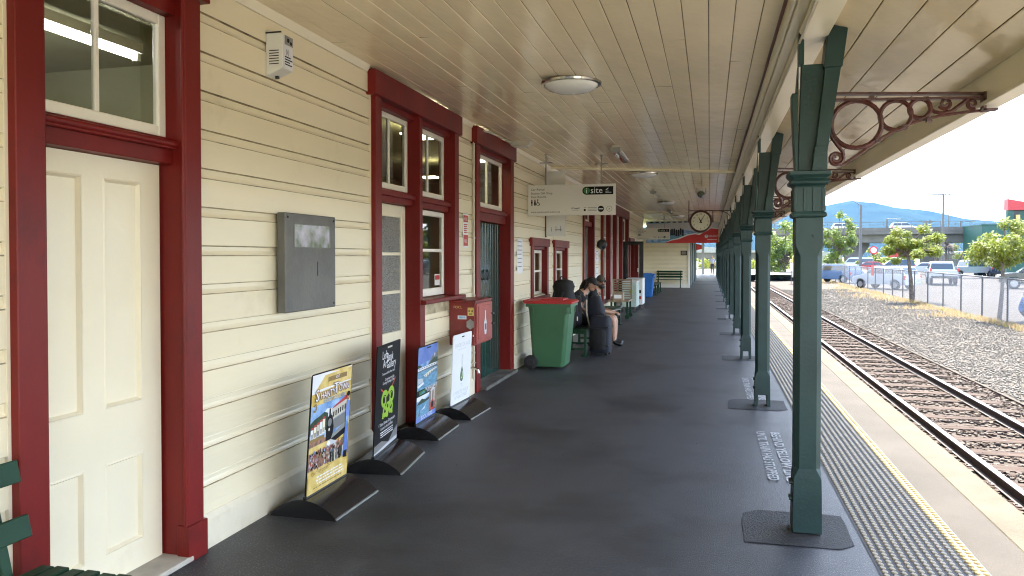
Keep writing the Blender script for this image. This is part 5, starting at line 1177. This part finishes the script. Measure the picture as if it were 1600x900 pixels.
# ------------------------------------------------------------------ trees
def leafcloud(m, clumps, n, s):
    w = np.array([c[3]**2 for c in clumps]); w = w/w.sum(); pick = rng.choice(len(clumps), n, p=w)
    for i in pick:
        cx, cy, cz, r = clumps[i]; d = rng.normal(0,1,3); d /= np.linalg.norm(d); rr = r*(rng.random()**.45)
        p = Vector((cx+d[0]*rr, cy+d[1]*rr, cz+d[2]*rr*.75)); a = Vector(rng.normal(0,1,3)); a.z -= .9; a.normalize(); q = a.orthogonal().normalized(); L = s*rng.uniform(.6,1.35)
        m.add([p, p+a*L*.5+q*L*.22, p+a*L, p+a*L*.5-q*L*.22], [(0,1,2,3)])
def tree(loc, trunk, crown, n, s, lm, label, cat='tree', group=None, rt=.05, nc=14, name='small_tree'):
    t = thing(name, label, cat, loc, 0, group)
    cx, cy, cz, rx, rz = crown
    m = M(); top = Vector((cx,cy,cz-rz*.35)); base = Vector((0,0,-.1)); mid = (base+top)/2+Vector((.03,-.02,0))
    m.tube([base, mid, top], [rt*1.25, rt, rt*.7], 8)
    cs = []
    for i in range(nc):
        d = Vector(rng.normal(0,1,3)); d.normalize(); k = rng.uniform(.25,1.08); c = (cx+d.x*rx*k, cy+d.y*rx*k, cz+d.z*rz*k*(1.15 if d.z > 0 else .8), rng.uniform(.14,.42)*min(rx,rz*1.2)); cs.append(c)
        m.tube([top-Vector((0,0,rz*rng.uniform(0,.3))), (top+Vector(c[:3]))/2+Vector((0,0,.1*rz)), c[:3]], [rt*.6, rt*.4, rt*.18], 5)
    m.build('trunk', X['bark'], t, smooth=60)
    l = M(); leafcloud(l, cs, n, s); l.build('crown', lm, t, fixn=False)
    return t
p1 = onZ(1561,500,-.505); tree((p1.x,p1.y,-.51), None, (.10,0,2.42,1.22,.80), 8500, .115, X['leaf'], 'young yellow green tree with a bare grey stem behind the fence, nearest the right edge', rt=.06, nc=34)
p2 = onZ(1425,471,-.505); tree((p2.x,p2.y,-.51), None, (-.2,0,2.62,1.55,.80), 8500, .14, X['leaf'], 'young yellow green tree behind the fence beside the white utility truck', rt=.09, nc=36)
tree((7.8,86,-.7), None, (0,0,2.9,2.6,2.9), 5200, .34, X['leafd'], 'round bushy green tree seen between the first two columns', rt=.16, nc=26)
tree((13.0,86,-.9), None, (0,0,4.2,1.5,3.6), 5200, .30, X['leafd'], 'tall narrow green tree just right of the nearest column', rt=.12, nc=34)
tree((12.6,89,-.9), None, (1.8,0,1.2,1.9,.8), 1500, .28, X['leafy'], 'low yellow green bush at the foot of the tall narrow tree', 'bush', rt=.05, nc=10, name='bush')
for i, (px, py, dst, rx, rz, lab) in enumerate(((1372,399,150,3.2,1.6,'pale green bush behind the round road sign'),(1408,402,152,2.6,1.4,'pale green bush far beyond the dark blue car'),(1428,398,158,2.4,1.6,'pale green bush far behind the young tree beside the truck'),(1500,394,150,2.2,2.6,'ragged yellow green bush under the overpass, right of the dark pier'),(1516,398,154,2.4,2.0,'ragged yellow green bush near the green building'))):
    q = onY(px, py, dst); tree((q.x, dst, -1), None, (0,0,q.z+1,rx,rz), 700, .55, X['leafy'] if i > 2 else X['leaf'], lab, 'bush', 'bushes beyond the car park', .1, 9, 'bush')
def palm(px, y, h, label):
    q = onZ(px, 420, -.85); x = onY(px, 400, y).x; t = thing('cabbage_tree', label, 'tree', (x, y, -.9), 0, 'dry cabbage trees by the overpass')
    M().tube([(0,0,0),(.1,0,h*.5),(0,0,h*.75)], [.2,.16,.13], 7).build('trunk', X['bark'], t)
    m = M()
    for i in range(170):
        d = Vector(rng.normal(0,1,3)); d.normalize(); L = rng.uniform(.9,1.7); s = d.orthogonal().normalized()*.06; b0 = Vector((0,0,h*.78)); m.add([b0-s, b0+s, b0+d*L*.6+s, b0+d*L-Vector((0,0,.35*L)), b0+d*L*.6-s], [(0,1,2,3,4)])
    m.build('crown', X['bark'] if i % 2 else X['drygrass'], t, fixn=False)
palm(1461, 118, 5.0, 'dry brown cabbage tree left of the dark overpass pier'); palm(1478, 120, 5.0, 'dry brown cabbage tree in front of the dark overpass pier')
hb = []
for i in range(26): hb.append((-14+i*1.1+rng.uniform(-.4,.4), 108+rng.uniform(-1,1), .6, rng.uniform(.9,1.3)))
m = M(); leafcloud(m, hb, 5000, .42); tag(m.build('hedge', X['leafy'], fixn=False), 'bright yellow green hedge far beyond the end of the platform', 'hedge')

# ------------------------------------------------------------------ cars
def car(loc, rz, kind, body, label, plate=False, roofbox=False):
    """x forward, origin on the road under the middle"""
    t = thing({'ute':'utility_truck','van':'van'}.get(kind,'parked_car'), label, {'ute':'truck','van':'van'}.get(kind,'car'), loc, rz, 'vehicles in the car park')
    P = {  # lower body outline (x,z), glasshouse outline, width, wheel x, wheel radius
     'hatch': ([(-1.95,.32),(-2.0,.75),(-1.93,.98),(1.0,.98),(1.72,.84),(1.98,.66),(2.0,.34)], [(-1.92,.97),(-1.62,1.46),(-1.2,1.53),(.05,1.52),(.45,1.43),(1.12,.97)], 1.70, (-1.25,1.28), .30),
     'sedan': ([(-2.2,.36),(-2.25,.82),(-2.15,.96),(1.0,.95),(1.95,.84),(2.22,.64),(2.24,.34)], [(-1.75,.95),(-1.15,1.40),(-.6,1.45),(.1,1.44),(.45,1.38),(1.15,.94)], 1.76, (-1.35,1.38), .32),
     'suv': ([(-2.2,.42),(-2.26,.9),(-2.2,1.12),(1.05,1.10),(1.95,1.02),(2.25,.82),(2.28,.40)], [(-2.18,1.1),(-1.95,1.66),(-1.6,1.74),(.2,1.73),(.5,1.66),(1.2,1.09)], 1.85, (-1.35,1.40), .36),
     'van': ([(-2.3,.40),(-2.34,1.0),(-2.3,1.18),(1.5,1.16),(2.05,1.0),(2.3,.8),(2.3,.38)], [(-2.29,1.16),(-2.2,1.85),(-1.9,1.98),(.9,1.97),(1.2,1.90),(1.85,1.14)], 1.85, (-1.4,1.45), .33),
     'ute': ([(-2.55,.55),(-2.58,1.12),(.0,1.10),(1.3,1.10),(2.25,1.02),(2.5,.82),(2.52,.46)], [(-.75,1.10),(-.62,1.68),(-.3,1.78),(.55,1.78),(.85,1.70),(1.45,1.09)], 1.86, (-1.55,1.62), .38)}[kind]
    low, cab, w, wx, wr = P; h = w/2
    m = M()
    # body with wheel arches cut in the outline
    bot = []
    for x0 in wx: bot += [(x0-wr*1.22,low[0][1])]+[(x0+wr*1.22*math.cos(a), low[0][1]+max(0,wr*1.22*math.sin(a)+(wr-low[0][1]))) for a in np.linspace(math.pi,0,8)]+[(x0+wr*1.22,low[0][1])]
    out = [low[-1]]+bot[::-1]+low[:-1] if False else low+bot[::-1]
    n = len(out)
    rows = []
    for y, ins in ((-h,.0),(-h+.0,.0),(h,.0)): pass
    vs = [(x*.985 if z < .5 else x, -h*(.94 if z < .5 else 1.0)*(1-.05*(z > .9)), z) for x, z in out]+[(x*.985 if z < .5 else x, h*(.94 if z < .5 else 1.0)*(1-.05*(z > .9)), z) for x, z in out]
    m.add(vs, [tuple(range(n))[::-1], tuple(range(n,2*n))]+[(i,(i+1)%n,n+(i+1)%n,n+i) for i in range(n)])
    zb, zt = cab[0][1], max(z for x, z in cab); yy = lambda z: h*.95-(h*.95-h*.78)*(z-zb)/(zt-zb)
    k = len(cab); m.add([(x,-yy(z),z) for x, z in cab]+[(x,yy(z),z) for x, z in cab], [tuple(range(k))[::-1], tuple(range(k,2*k))]+[(i,(i+1)%k,k+(i+1)%k,k+i) for i in range(k)])
    if kind == 'ute':
        m.box(-2.5,-.8,-h*.86,h*.86,1.085,1.112,1)
    m.build('body', [body, X['dark']], t, bevel=.035, seg=2, smooth=35)
    # glass
    g = M(); xs0, xs1 = cab[1][0], cab[-2][0]
    def Lp(x0, z0, x1, z1, f): return (x0+(x1-x0)*f, z0+(z1-z0)*f)
    rb, rt_ = Lp(*cab[0], *cab[1], .12), Lp(*cab[0], *cab[1], .88); fb, ft = Lp(*cab[-1], *cab[-2], .10), Lp(*cab[-1], *cab[-2], .92)
    for s in (-1,1):
        Y = lambda z: s*(yy(z)+.006); mids = [rb[0]+.10, (rb[0]+fb[0])*.5-.06, fb[0]-.12]; zt2 = rt_[1]-.02
        for a, c in ((0,1),(1,2)):
            xa, xc = mids[a]+.03, mids[c]-.03; ta = max(xa, rt_[0]+.10) if a == 0 else xa; tc = min(xc, ft[0]-.05) if c == 2 else xc
            g.quad((xa,Y(zb+.06),zb+.06),(xc,Y(zb+.06),zb+.06),(tc,Y(zt2),zt2),(ta,Y(zt2),zt2))
    e = .008
    g.quad((fb[0]+e,-yy(fb[1])*.90,fb[1]+e),(fb[0]+e,yy(fb[1])*.90,fb[1]+e),(ft[0]+e,yy(ft[1])*.92,ft[1]+e),(ft[0]+e,-yy(ft[1])*.92,ft[1]+e))
    g.quad((rb[0]-e,-yy(rb[1])*.88,rb[1]+e),(rb[0]-e,yy(rb[1])*.88,rb[1]+e),(rt_[0]-e,yy(rt_[1])*.90,rt_[1]+e),(rt_[0]-e,-yy(rt_[1])*.90,rt_[1]+e))
    g.build('window', X['carglass'], t, fixn=False)
    for x0 in wx:
        for s in (-1,1):
            o = M().lathe([(0,-.10),(wr*.8,-.11),(wr,-.08),(wr,.08),(wr*.8,.11),(0,.10)], (x0, s*(h-.13), wr), 18, ax='y').build('wheel', X['tyre'], t, smooth=40)
            r_ = M().lathe([(0,0),(wr*.62,0),(wr*.64,-.02),(wr*.3,-.012),(0,-.012)], (x0, s*(h-.02), wr), 14, ax='y'); r_.build('rim', X['rim'], o)
    rx = low[0][0]; zl = low[1][1]
    for s in (-1,1):
        M().box(rx-.045,rx+.14,s*h*.99-.10*(s > 0)-.0*(s < 0),s*h*.99+.10*(s < 0),zl-.08,zl+.16).build('tail_light', X['taillight'], t, bevel=.01)
        M().box(low[-2][0]-.22,low[-2][0]+.02,s*(h-.32)-.14,s*(h-.32)+.14,low[-2][1]-.0,low[-2][1]+.12).build('headlight', X['opal'], t, bevel=.02)
        M().box(cab[-1][0]-.30,cab[-1][0]-.20,s*h*.97-.08,s*h*.97+.08,cab[-1][1]+.02,cab[-1][1]+.14).build('mirror', body, t, bevel=.02)
    M().box(rx-.04,rx+.05,-h*.92,h*.92,low[0][1]-.02,low[0][1]+.16).build('bumper', X['dark'] if kind != 'hatch' else body, t, bevel=.02)
    if plate: M().box(rx-.062,rx-.03,-.22,.22,zl-.28,zl-.14).build('number_plate', X['plate'], t)
    if roofbox: pass
    return t
G = -.505
def at(px, py): q = onZ(px, py, G); return q
q = (at(1329,450)+at(1421,454))/2; d = at(1329,450)-at(1421,454); car((q.x+.55,q.y+.80,G), math.atan2(d.y,d.x), 'hatch', X['carwhite'], 'white hatchback parked side on behind the fence, its tail to the right', True)
q = at(1464,446); car((q.x+.9,q.y+2.4,G), R(80), 'ute', X['carwhite'], 'white utility truck seen from behind, tailgate towards the fence', True)
q = at(1470,428); cb = car((q.x+.2,q.y-18,G), R(84), 'suv', X['carnavy'], 'dark navy car with a long roof box, just beyond the white utility truck')
t = thing('roof_box', 'long dark roof box on top of the navy car', 'roof box', (cb.location.x, cb.location.y, G+1.80), R(84)); M().prism([(-1.1,.02),(-1.05,.28),(-.7,.36),(.5,.34),(1.1,.16),(1.15,.02)], 'y', -.55, .55).build('shell', X['cardark'], t, bevel=.05, seg=2, smooth=40); M().box(-.8,-.74,-.6,.6,-.05,.02).box(.6,.66,-.6,.6,-.05,.02).build('roof_bar', X['dark'], t)
q = at(1515,435); car((q.x+.3,q.y+1,G), R(15), 'ute', X['carsilver'], 'silver utility truck side on, right of the white one')
q = at(1553,432); car((q.x,q.y+3,G), R(-110), 'sedan', X['carwhite'], 'white sedan facing the fence, left of the slim tree stem')
q = at(1580,436); car((q.x+1.2,q.y-8,G), R(-112), 'sedan', X['carwhite'], 'pale sedan partly behind the young tree nearest the right edge')
q = at(1585,452); car((q.x+1.7,q.y+.9,G), R(165), 'suv', X['cardark'], 'black four wheel drive cut off by the right edge')
q = at(1322,447); car((q.x+.4,q.y+7.5,G), math.atan2(d.y,d.x)+R(4), 'hatch', X['carblue'], 'blue hatchback behind the fence, beyond the white one')
q = at(1300,442); car((q.x+1.6,q.y+11,G), math.atan2(d.y,d.x)+R(2), 'sedan', X['carsilver'], 'silver car behind the fence, farthest left of those parked there')
q = onY(1336,418,128); car((q.x,126,G), R(170), 'van', X['carwhite'], 'white van at the far side of the car park')
q = onY(1354,418,112); car((q.x,110,G), R(168), 'sedan', X['carred'], 'red car in the far row, beside the white van')
q = onY(1392,420,104); car((q.x,102,G), R(172), 'suv', X['carnavy'], 'dark blue four wheel drive in the far row under the red road sign')
q = onY(1428,415,100); car((q.x+1,99,G), R(170), 'sedan', X['carsilver'], 'silver car behind the foliage of the middle young tree')

# ------------------------------------------------------------------ overpass
OV = 132.
t = thing('road_overpass', 'grey concrete road overpass on dark piers crossing behind the car park', 'bridge', (30, OV, -1))
def ov(m, name, k): return m.build(name, X[k], t)
def zdeck(x): return 6.45+.003*x
zz = zdeck(30)
def beam(m, x0, x1, y0, y1, z0, z1): m.prism([(x0-30,zdeck(x0)+z0),(x1-30,zdeck(x1)+z0),(x1-30,zdeck(x1)+z1),(x0-30,zdeck(x0)+z1)], 'y', y0, y1)
m = M(); beam(m, 8, 120, -4, 5, -.5, 0); beam(m, 8, 120, -3.2, -2.4, -1.75, -.5); beam(m, 8, 120, 3, 3.8, -1.75, -.5); ov(m, 'deck', 'conc2')
m = M(); beam(m, 8, 120, -4.05, -3.85, 0, .55); ov(m, 'parapet', 'conc2')
for px in (1332, 1452, 1535):
    x = onY(px, 400, OV).x-30; m = M(); zb = zdeck(x+30)-1.75
    m.prism([(x-2.3,zb),(x+2.3,zb),(x+2.3,zb-.5),(x+1.1,zb-2.3),(x+.9,-.5),(x-.9,-.5),(x-1.1,zb-2.3),(x-2.3,zb-.5)], 'y', -1.2, 1.2); ov(m, 'pier', 'conc2')
m = M()
for i in range(57): x = -22+i*2.; m.cyl((x,-3.95,zdeck(x+30)+.5),(x,-3.95,zdeck(x+30)+1.45),.045,n=5)
beam(m, 8, 120, -4.0, -3.9, 1.38, 1.46); beam(m, 8, 120, -4.0, -3.9, .95, 1.0); ov(m, 'railing', 'galv')
for px, lab in ((1322,'white car crossing the overpass above its left pier'),(1415,'pale car crossing the overpass above the young tree')):
    q = onY(px, 362, OV); car((q.x, OV+1.2, zdeck(q.x)-1), 0, 'hatch', X['carwhite'], lab)

# ------------------------------------------------------------------ poles, road signs
def pole(px, ytop, y, kind, label, base=-.5):
    q = onY(px, ytop, y); h = q.z-base; t = thing('lamp_post' if kind != 'power' else 'power_pole', label, 'lamp post' if kind != 'power' else 'pole', (q.x, y, base))
    M().cyl((0,0,0),(0,0,h),.17 if kind != 'thin' else .14,.12 if kind != 'thin' else .09,8).build('post', X['galv'] if kind != 'power' else X['bark'], t)
    if kind == 'arm': M().tube([(0,0,h-.1),(-.5,0,h+.28),(-1.75,0,h+.85)], [.05,.045,.04], 6).build('arm', X['galv'], t); M().box(-2.2,-1.65,-.1,.1,h+.80,h+.93).build('lamp_head', X['steel'], t)
    if kind == 'twin': M().box(-1.2,1.2,-.1,.1,h-.12,h+.06).tube([(-.4,0,h),(0,0,h-.5),(.4,0,h)], .04, 6).build('arm', X['galv'], t); [M().box(s*1.1-.4,s*1.1+.4,-.15,.15,h-.16,h+.02).build('lamp_head', X['steel'], t) for s in (-1,1)]
    if kind == 'right': M().tube([(0,0,h),(.4,0,h+.05),(1.6,0,h-.02)], .045, 6).build('arm', X['galv'], t); M().box(1.3,1.9,-.1,.1,h-.08,h+.03).build('lamp_head', X['steel'], t)
    if kind == 'power': M().box(-.9,.9,-.06,.06,h-.35,h-.22).box(-.5,.1,-.25,.25,h*.8,h*.8+.8).build('crossarm', X['bark'], t)
    return t
pole(1345, 320, 78, 'arm', 'street lamp with one long arm rising over the white hatchback')
pole(1474, 303, 112, 'twin', 'tall double headed lamp post right of the hill')
pole(1483, 297, 150, 'thin', 'thin tall flagpole like mast beside the double headed lamp')
pole(1448, 345, 170, 'power', 'left wooden power pole of the close pair on the skyline')
pole(1453, 344, 171, 'power', 'right wooden power pole of the close pair on the skyline')
pole(1501, 346, OV-3.6, 'right', 'short street lamp on the overpass, its arm to the right', zdeck(45)-1)
pole(1386, 342, OV-3.6, 'right', 'short street lamp on the overpass seen before the hill', zdeck(28)-1)
def rsign(px, py, y, shape, label):
    q = onY(px, py, y); t = thing('road_sign', label, 'road sign', (q.x, y, -.9)); h = q.z+.9
    M().cyl((0,0,0),(0,0,h+.3),.035,n=6).build('post', X['galv'], t)
    if shape == 'round': M().lathe([(0,-.06),(.55,-.06),(.55,-.03),(0,-.03)], (0,0,h), 20, ax='y').build('sign_face', X['signred'], t); M().lathe([(0,-.075),(.36,-.075),(.36,-.06),(0,-.06)], (0,0,h), 20, ax='y').build('white_centre', X['paper'], t)
    else: M().box(-.65,.65,-.06,-.03,h-.55,h+.55).build('sign_face', X['signred'], t)
rsign(1365, 391, 108, 'round', 'round red and white road sign at the far side of the car park')
rsign(1397, 395, 106, 'square', 'square red road sign above the dark blue four wheel drive')

# ------------------------------------------------------------------ railway signal cabinet
t = thing('signal_cabinet', 'yellow topped white railway signal cabinet on legs beside the track', 'signal', (6.9, 66, -.63))
M().box(-.50,.42,-.2,.2,1.05,1.75).box(-.34,.36,-.22,.22,.55,1.05).build('cabinet', X['offwhite'], t, bevel=.02)
M().prism([(-.30,1.78),(.45,1.78),(.45,2.25),(.36,2.48),(.20,2.56),(-.02,2.56),(-.22,2.42),(-.30,2.2)], 'y', -.28, .28).box(-.06,.12,-.30,-.28,1.95,2.08,1).box(-.06,.12,-.30,-.28,2.2,2.3,1).build('hood', [X['sigyellow'], X['ink']], t, bevel=.02)
for x in (-.40,-.12,.15,.38): M().cyl((x,0,0),(x,0,1.1),.03,n=6).build('leg', X['galv'], t)

# ------------------------------------------------------------------ buildings
bq = onY(1573, 311, 70)
t = thing('green_store', 'dark green store front with a sloping red top at the right edge', 'building', (bq.x, 70, -.9))
H1 = bq.z+.9
M().box(0,.45,-.2,.2,0,H1-.95).box(.45,14,.0,.5,0,H1-.95).box(4.5,14,.5,9,0,H1-.95).build('wall', X['bldgreen'], t)
M().prism([(0,H1-.92),(0,H1),(1.2,H1-.25),(14,H1-2.4),(14,H1-2.9),(2,H1-.92)], 'y', -.25, .6).build('roof_band', X['bldred'], t)
M().box(.5,.9,-.06,0,2.4,H1-1.0).build('dark_panel', X['dark'], t)  # narrow dark panel on the store wall
m = M().tube([(.78,-.09,H1-1.3),(.80,-.09,H1-2.2),(.74,-.09,H1-2.6),(.80,-.09,H1-3.3)], [.16,.16,.09,.07], 8); m.build('emblem', X['gold'], t)
M().box(1.55,1.75,-.08,-.0,H1-3.6,H1-3.2).build('sign_panel', X['paper'], t)
bq = onY(1534, 352, 120); t = thing('green_shed', 'low green shed between the overpass and the store front', 'building', (bq.x, 120, -.9)); H2 = bq.z+.9
M().box(0,4.6,0,8,0,H2).build('wall', X['bldgreen'], t); M().box(-.1,4.7,-.1,8.1,H2,H2+.15).build('roof', X['bldgreen'], t)
bq = onY(1512, 362, 126); t = thing('teal_hoarding', 'narrow teal panel at the end of the overpass', 'hoarding', (bq.x, 126, -.9)); M().box(0,1.9,0,.2,0,bq.z+.9).build('panel', mat('teal_panel', (.02,.16,.14), .6), t); M().box(.1,.2,.2,.3,0,bq.z+.5).build('post', X['galv'], t)
def lowshed(x0, x1, y, h, wm, label):
    t = thing('distant_shed', label, 'building', ((x0+x1)/2, y, -.9)); w = (x1-x0)/2
    M().box(-w,w,0,9,0,h).build('wall', X[wm], t); M().prism([(-w-.3,h),(w+.3,h),(w+.3,h+.25),(0,h+.9),(-w-.3,h+.25)], 'y', -.3, 9.3).build('roof', X['steel'], t)
    m = M()
    for i in range(4): m.box(-w*.8+i*w*.4,-w*.8+i*w*.4+w*.25,-.03,0,1.2,2.2)
    m.build('window', X['carglass'], t)
lowshed(-9, 8, 122, 3.1, 'conc2', 'long low grey shed beyond the yellow green hedge')
lowshed(9.3, 12.5, 140, 4.6, 'steel', 'small grey shed glimpsed between the columns')
lowshed(19, 26, 165, 2.6, 'steel', 'low dark shed under the left end of the overpass')
lowshed(48, 75, 185, 3.0, 'conc2', 'long pale shed beyond the overpass, low on the horizon')
t = thing('passage_post', 'pale blue grey steel post at the sunlit end of the platform', 'post', (-.60, 72.2, 0)); M().box(-.11,.11,-.11,.11,0,3.05).build('post', X['carsilver'], t); M().box(-.16,.16,-.16,.16,0,.03).build('base_plate', X['galv'], t)
o = M().prism([(-.3,0),(.3,.12),(.3,.5),(-.3,.62)], 'y', -.02, .02).build('red_flag_sign', X['signred']); o.location = (-1.02, 72.3, 2.2); tag(o, 'small red sign beside the pale post at the far end', 'sign')
m = M()
for i in range(14): m.box(-6+i*.32,-5.72+i*.32,0,.03,-.6,.0+1.05)
m.box(-6,-1.2,.03,.07,.2,.28).box(-6,-1.2,.03,.07,.8,.88); o = m.build('paling_fence', X['offwhite']); o.location = (.2, 96, 0); tag(o, 'pale paling fence beyond the far end of the platform', 'fence')

# ------------------------------------------------------------------ hills
def ridge(name, pts, D, depth, seed, rough):
    r = np.random.default_rng(seed); ps = sorted((onY(px, py, D).x, onY(px, py, D).z) for px, py in pts); xs = np.array([p[0] for p in ps]); zs = np.array([p[1] for p in ps])
    nx, ny = 220, 22; gx = np.linspace(xs[0], xs[-1], nx); prof = np.interp(gx, xs, zs)
    ph = r.uniform(0,6.28,9); V = []
    for j in range(ny):
        f = j/(ny-1); 
        for i in range(nx):
            n_ = sum(math.sin(gx[i]*.004*(k+1)*1.7+ph[k]+f*5*(k+1)*.6)/(k+1) for k in range(9))
            z = -1+(prof[i]+1)*math.sin(f*math.pi/2)**1.1*(1-.0*f)+n_*rough*math.sin(f*math.pi)*1.0
            V.append((gx[i], D-depth*(1-f), z))
    Fc = [(j*nx+i, j*nx+i+1, (j+1)*nx+i+1, (j+1)*nx+i) for j in range(ny-1) for i in range(nx-1)]
    o = M().add(V, Fc).build(name, X['hill'], smooth=180); return struct(o)
ridge('hills', [(300,398),(700,385),(900,370),(1050,352),(1150,348),(1213,338),(1262,328),(1300,319),(1320,315),(1335,318),(1350,323),(1368,328),(1392,326),(1410,331),(1440,341),(1475,350),(1510,358),(1560,366),(1650,374),(1800,385),(2000,395)], 3000, 1400, 5, 9)
ridge('far_hills', [(200,385),(800,372),(1300,368),(1450,371),(1540,365),(1600,368),(1700,362),(1900,380),(2100,396)], 3600, 500, 9, 5)

# ------------------------------------------------------------------ air
hz = M().box(-4200, 6500, -420, 3900, -2.2, 420).build('haze'  , X['glass'])
hz.data.materials.clear(); hm = bpy.data.materials.new('haze'); hm.use_nodes = True; n = hm.node_tree.nodes; n.remove(n['Principled BSDF']); v = n.new('ShaderNodeVolumePrincipled')
v.inputs['Color'].default_value = (.25,.55,1,1); v.inputs['Density'].default_value = .000062; v.inputs['Anisotropy'].default_value = .1; hm.node_tree.links.new(v.outputs[0], n['Material Output'].inputs['Volume'])
hz.data.materials.append(hm); struct(hz, 'stuff'); hz.visible_shadow = True

# ------------------------------------------------------------------ sky, sun, camera
SUN_EL, SUN_AZ = R(58), R(9.)       # azimuth from +y towards +x
w = bpy.data.worlds.new('World'); S.world = w; w.use_nodes = True; n = w.node_tree.nodes; l = w.node_tree.links; bg = n['Background']
sk = n.new('ShaderNodeTexSky'); sk.sky_type = 'NISHITA'; sk.sun_disc = False; sk.sun_elevation = SUN_EL; sk.sun_rotation = SUN_AZ; sk.air_density = 1.; sk.dust_density = 1.2; sk.ozone_density = 1.
tc = n.new('ShaderNodeTexCoord'); mp = n.new('ShaderNodeMapping'); mp.inputs['Scale'].default_value = (1,1,2.6); l.new(tc.outputs['Generated'], mp.inputs['Vector'])
nz = n.new('ShaderNodeTexNoise'); nz.inputs['Scale'].default_value = 2.1; nz.inputs['Detail'].default_value = 9; nz.inputs['Roughness'].default_value = .55; l.new(mp.outputs[0], nz.inputs['Vector'])
rp = n.new('ShaderNodeValToRGB'); rp.color_ramp.elements[0].position = .43; rp.color_ramp.elements[1].position = .60; l.new(nz.outputs['Fac'], rp.inputs['Fac'])
mx = n.new('ShaderNodeMixRGB'); sx = n.new('ShaderNodeSeparateXYZ'); l.new(tc.outputs['Generated'], sx.inputs[0])
mr = n.new('ShaderNodeMapRange'); mr.interpolation_type = 'SMOOTHSTEP'; mr.inputs[1].default_value = .30; mr.inputs[2].default_value = .80; mr.inputs[3].default_value = 1; mr.inputs[4].default_value = .12; l.new(sx.outputs['Z'], mr.inputs['Value'])
ml = n.new('ShaderNodeMath'); ml.operation = 'MULTIPLY'; l.new(rp.outputs['Color'], ml.inputs[0]); l.new(mr.outputs['Result'], ml.inputs[1]); l.new(ml.outputs[0], mx.inputs['Fac']); l.new(sk.outputs[0], mx.inputs['Color1']); mx.inputs['Color2'].default_value = (5.8,5.9,6.1,1)
l.new(mx.outputs[0], bg.inputs['Color']); bg.inputs['Strength'].default_value = .15
sl = bpy.data.lights.new('sun', 'SUN'); sl.energy = 4.6; sl.angle = R(.55); sl.color = (1,.955,.88); so = link('sun', sl)
dv = Vector((math.sin(SUN_AZ)*math.cos(SUN_EL), math.cos(SUN_AZ)*math.cos(SUN_EL), math.sin(SUN_EL))); so.rotation_euler = dv.to_track_quat('Z','Y').to_euler(); so.location = (20, 30, 60)
cd = bpy.data.cameras.new('camera'); cam = link('camera', cd); cam.location = (0,0,H_)
cam.rotation_euler = Matrix((RT, UP, -FW)).transposed().to_euler(); cd.sensor_width = 36; cd.lens = 36*F_/1600; cd.shift_y = (CYS-450)/1600; cd.clip_start = .05; cd.clip_end = 9000
S.camera = cam
S.view_settings.view_transform = 'Standard'; S.view_settings.look = 'None'; S.view_settings.exposure = 3.0; S.view_settings.gamma = 1; S.view_settings.use_curve_mapping = False
S.render.resolution_x, S.render.resolution_y = 1024, 576
cy = S.cycles; S.render.engine = 'CYCLES'; cy.filter_width = 1.1; cy.use_denoising = True; cy.max_bounces = 8; cy.diffuse_bounces = 5; cy.glossy_bounces = 4; cy.transparent_max_bounces = 12; cy.volume_bounces = 0; cy.sample_clamp_indirect = 8; cy.caustics_reflective = False; cy.caustics_refractive = False
try: cy.denoiser = 'OPENIMAGEDENOISE'; cy.denoising_input_passes = 'RGB_ALBEDO_NORMAL'
except Exception: pass
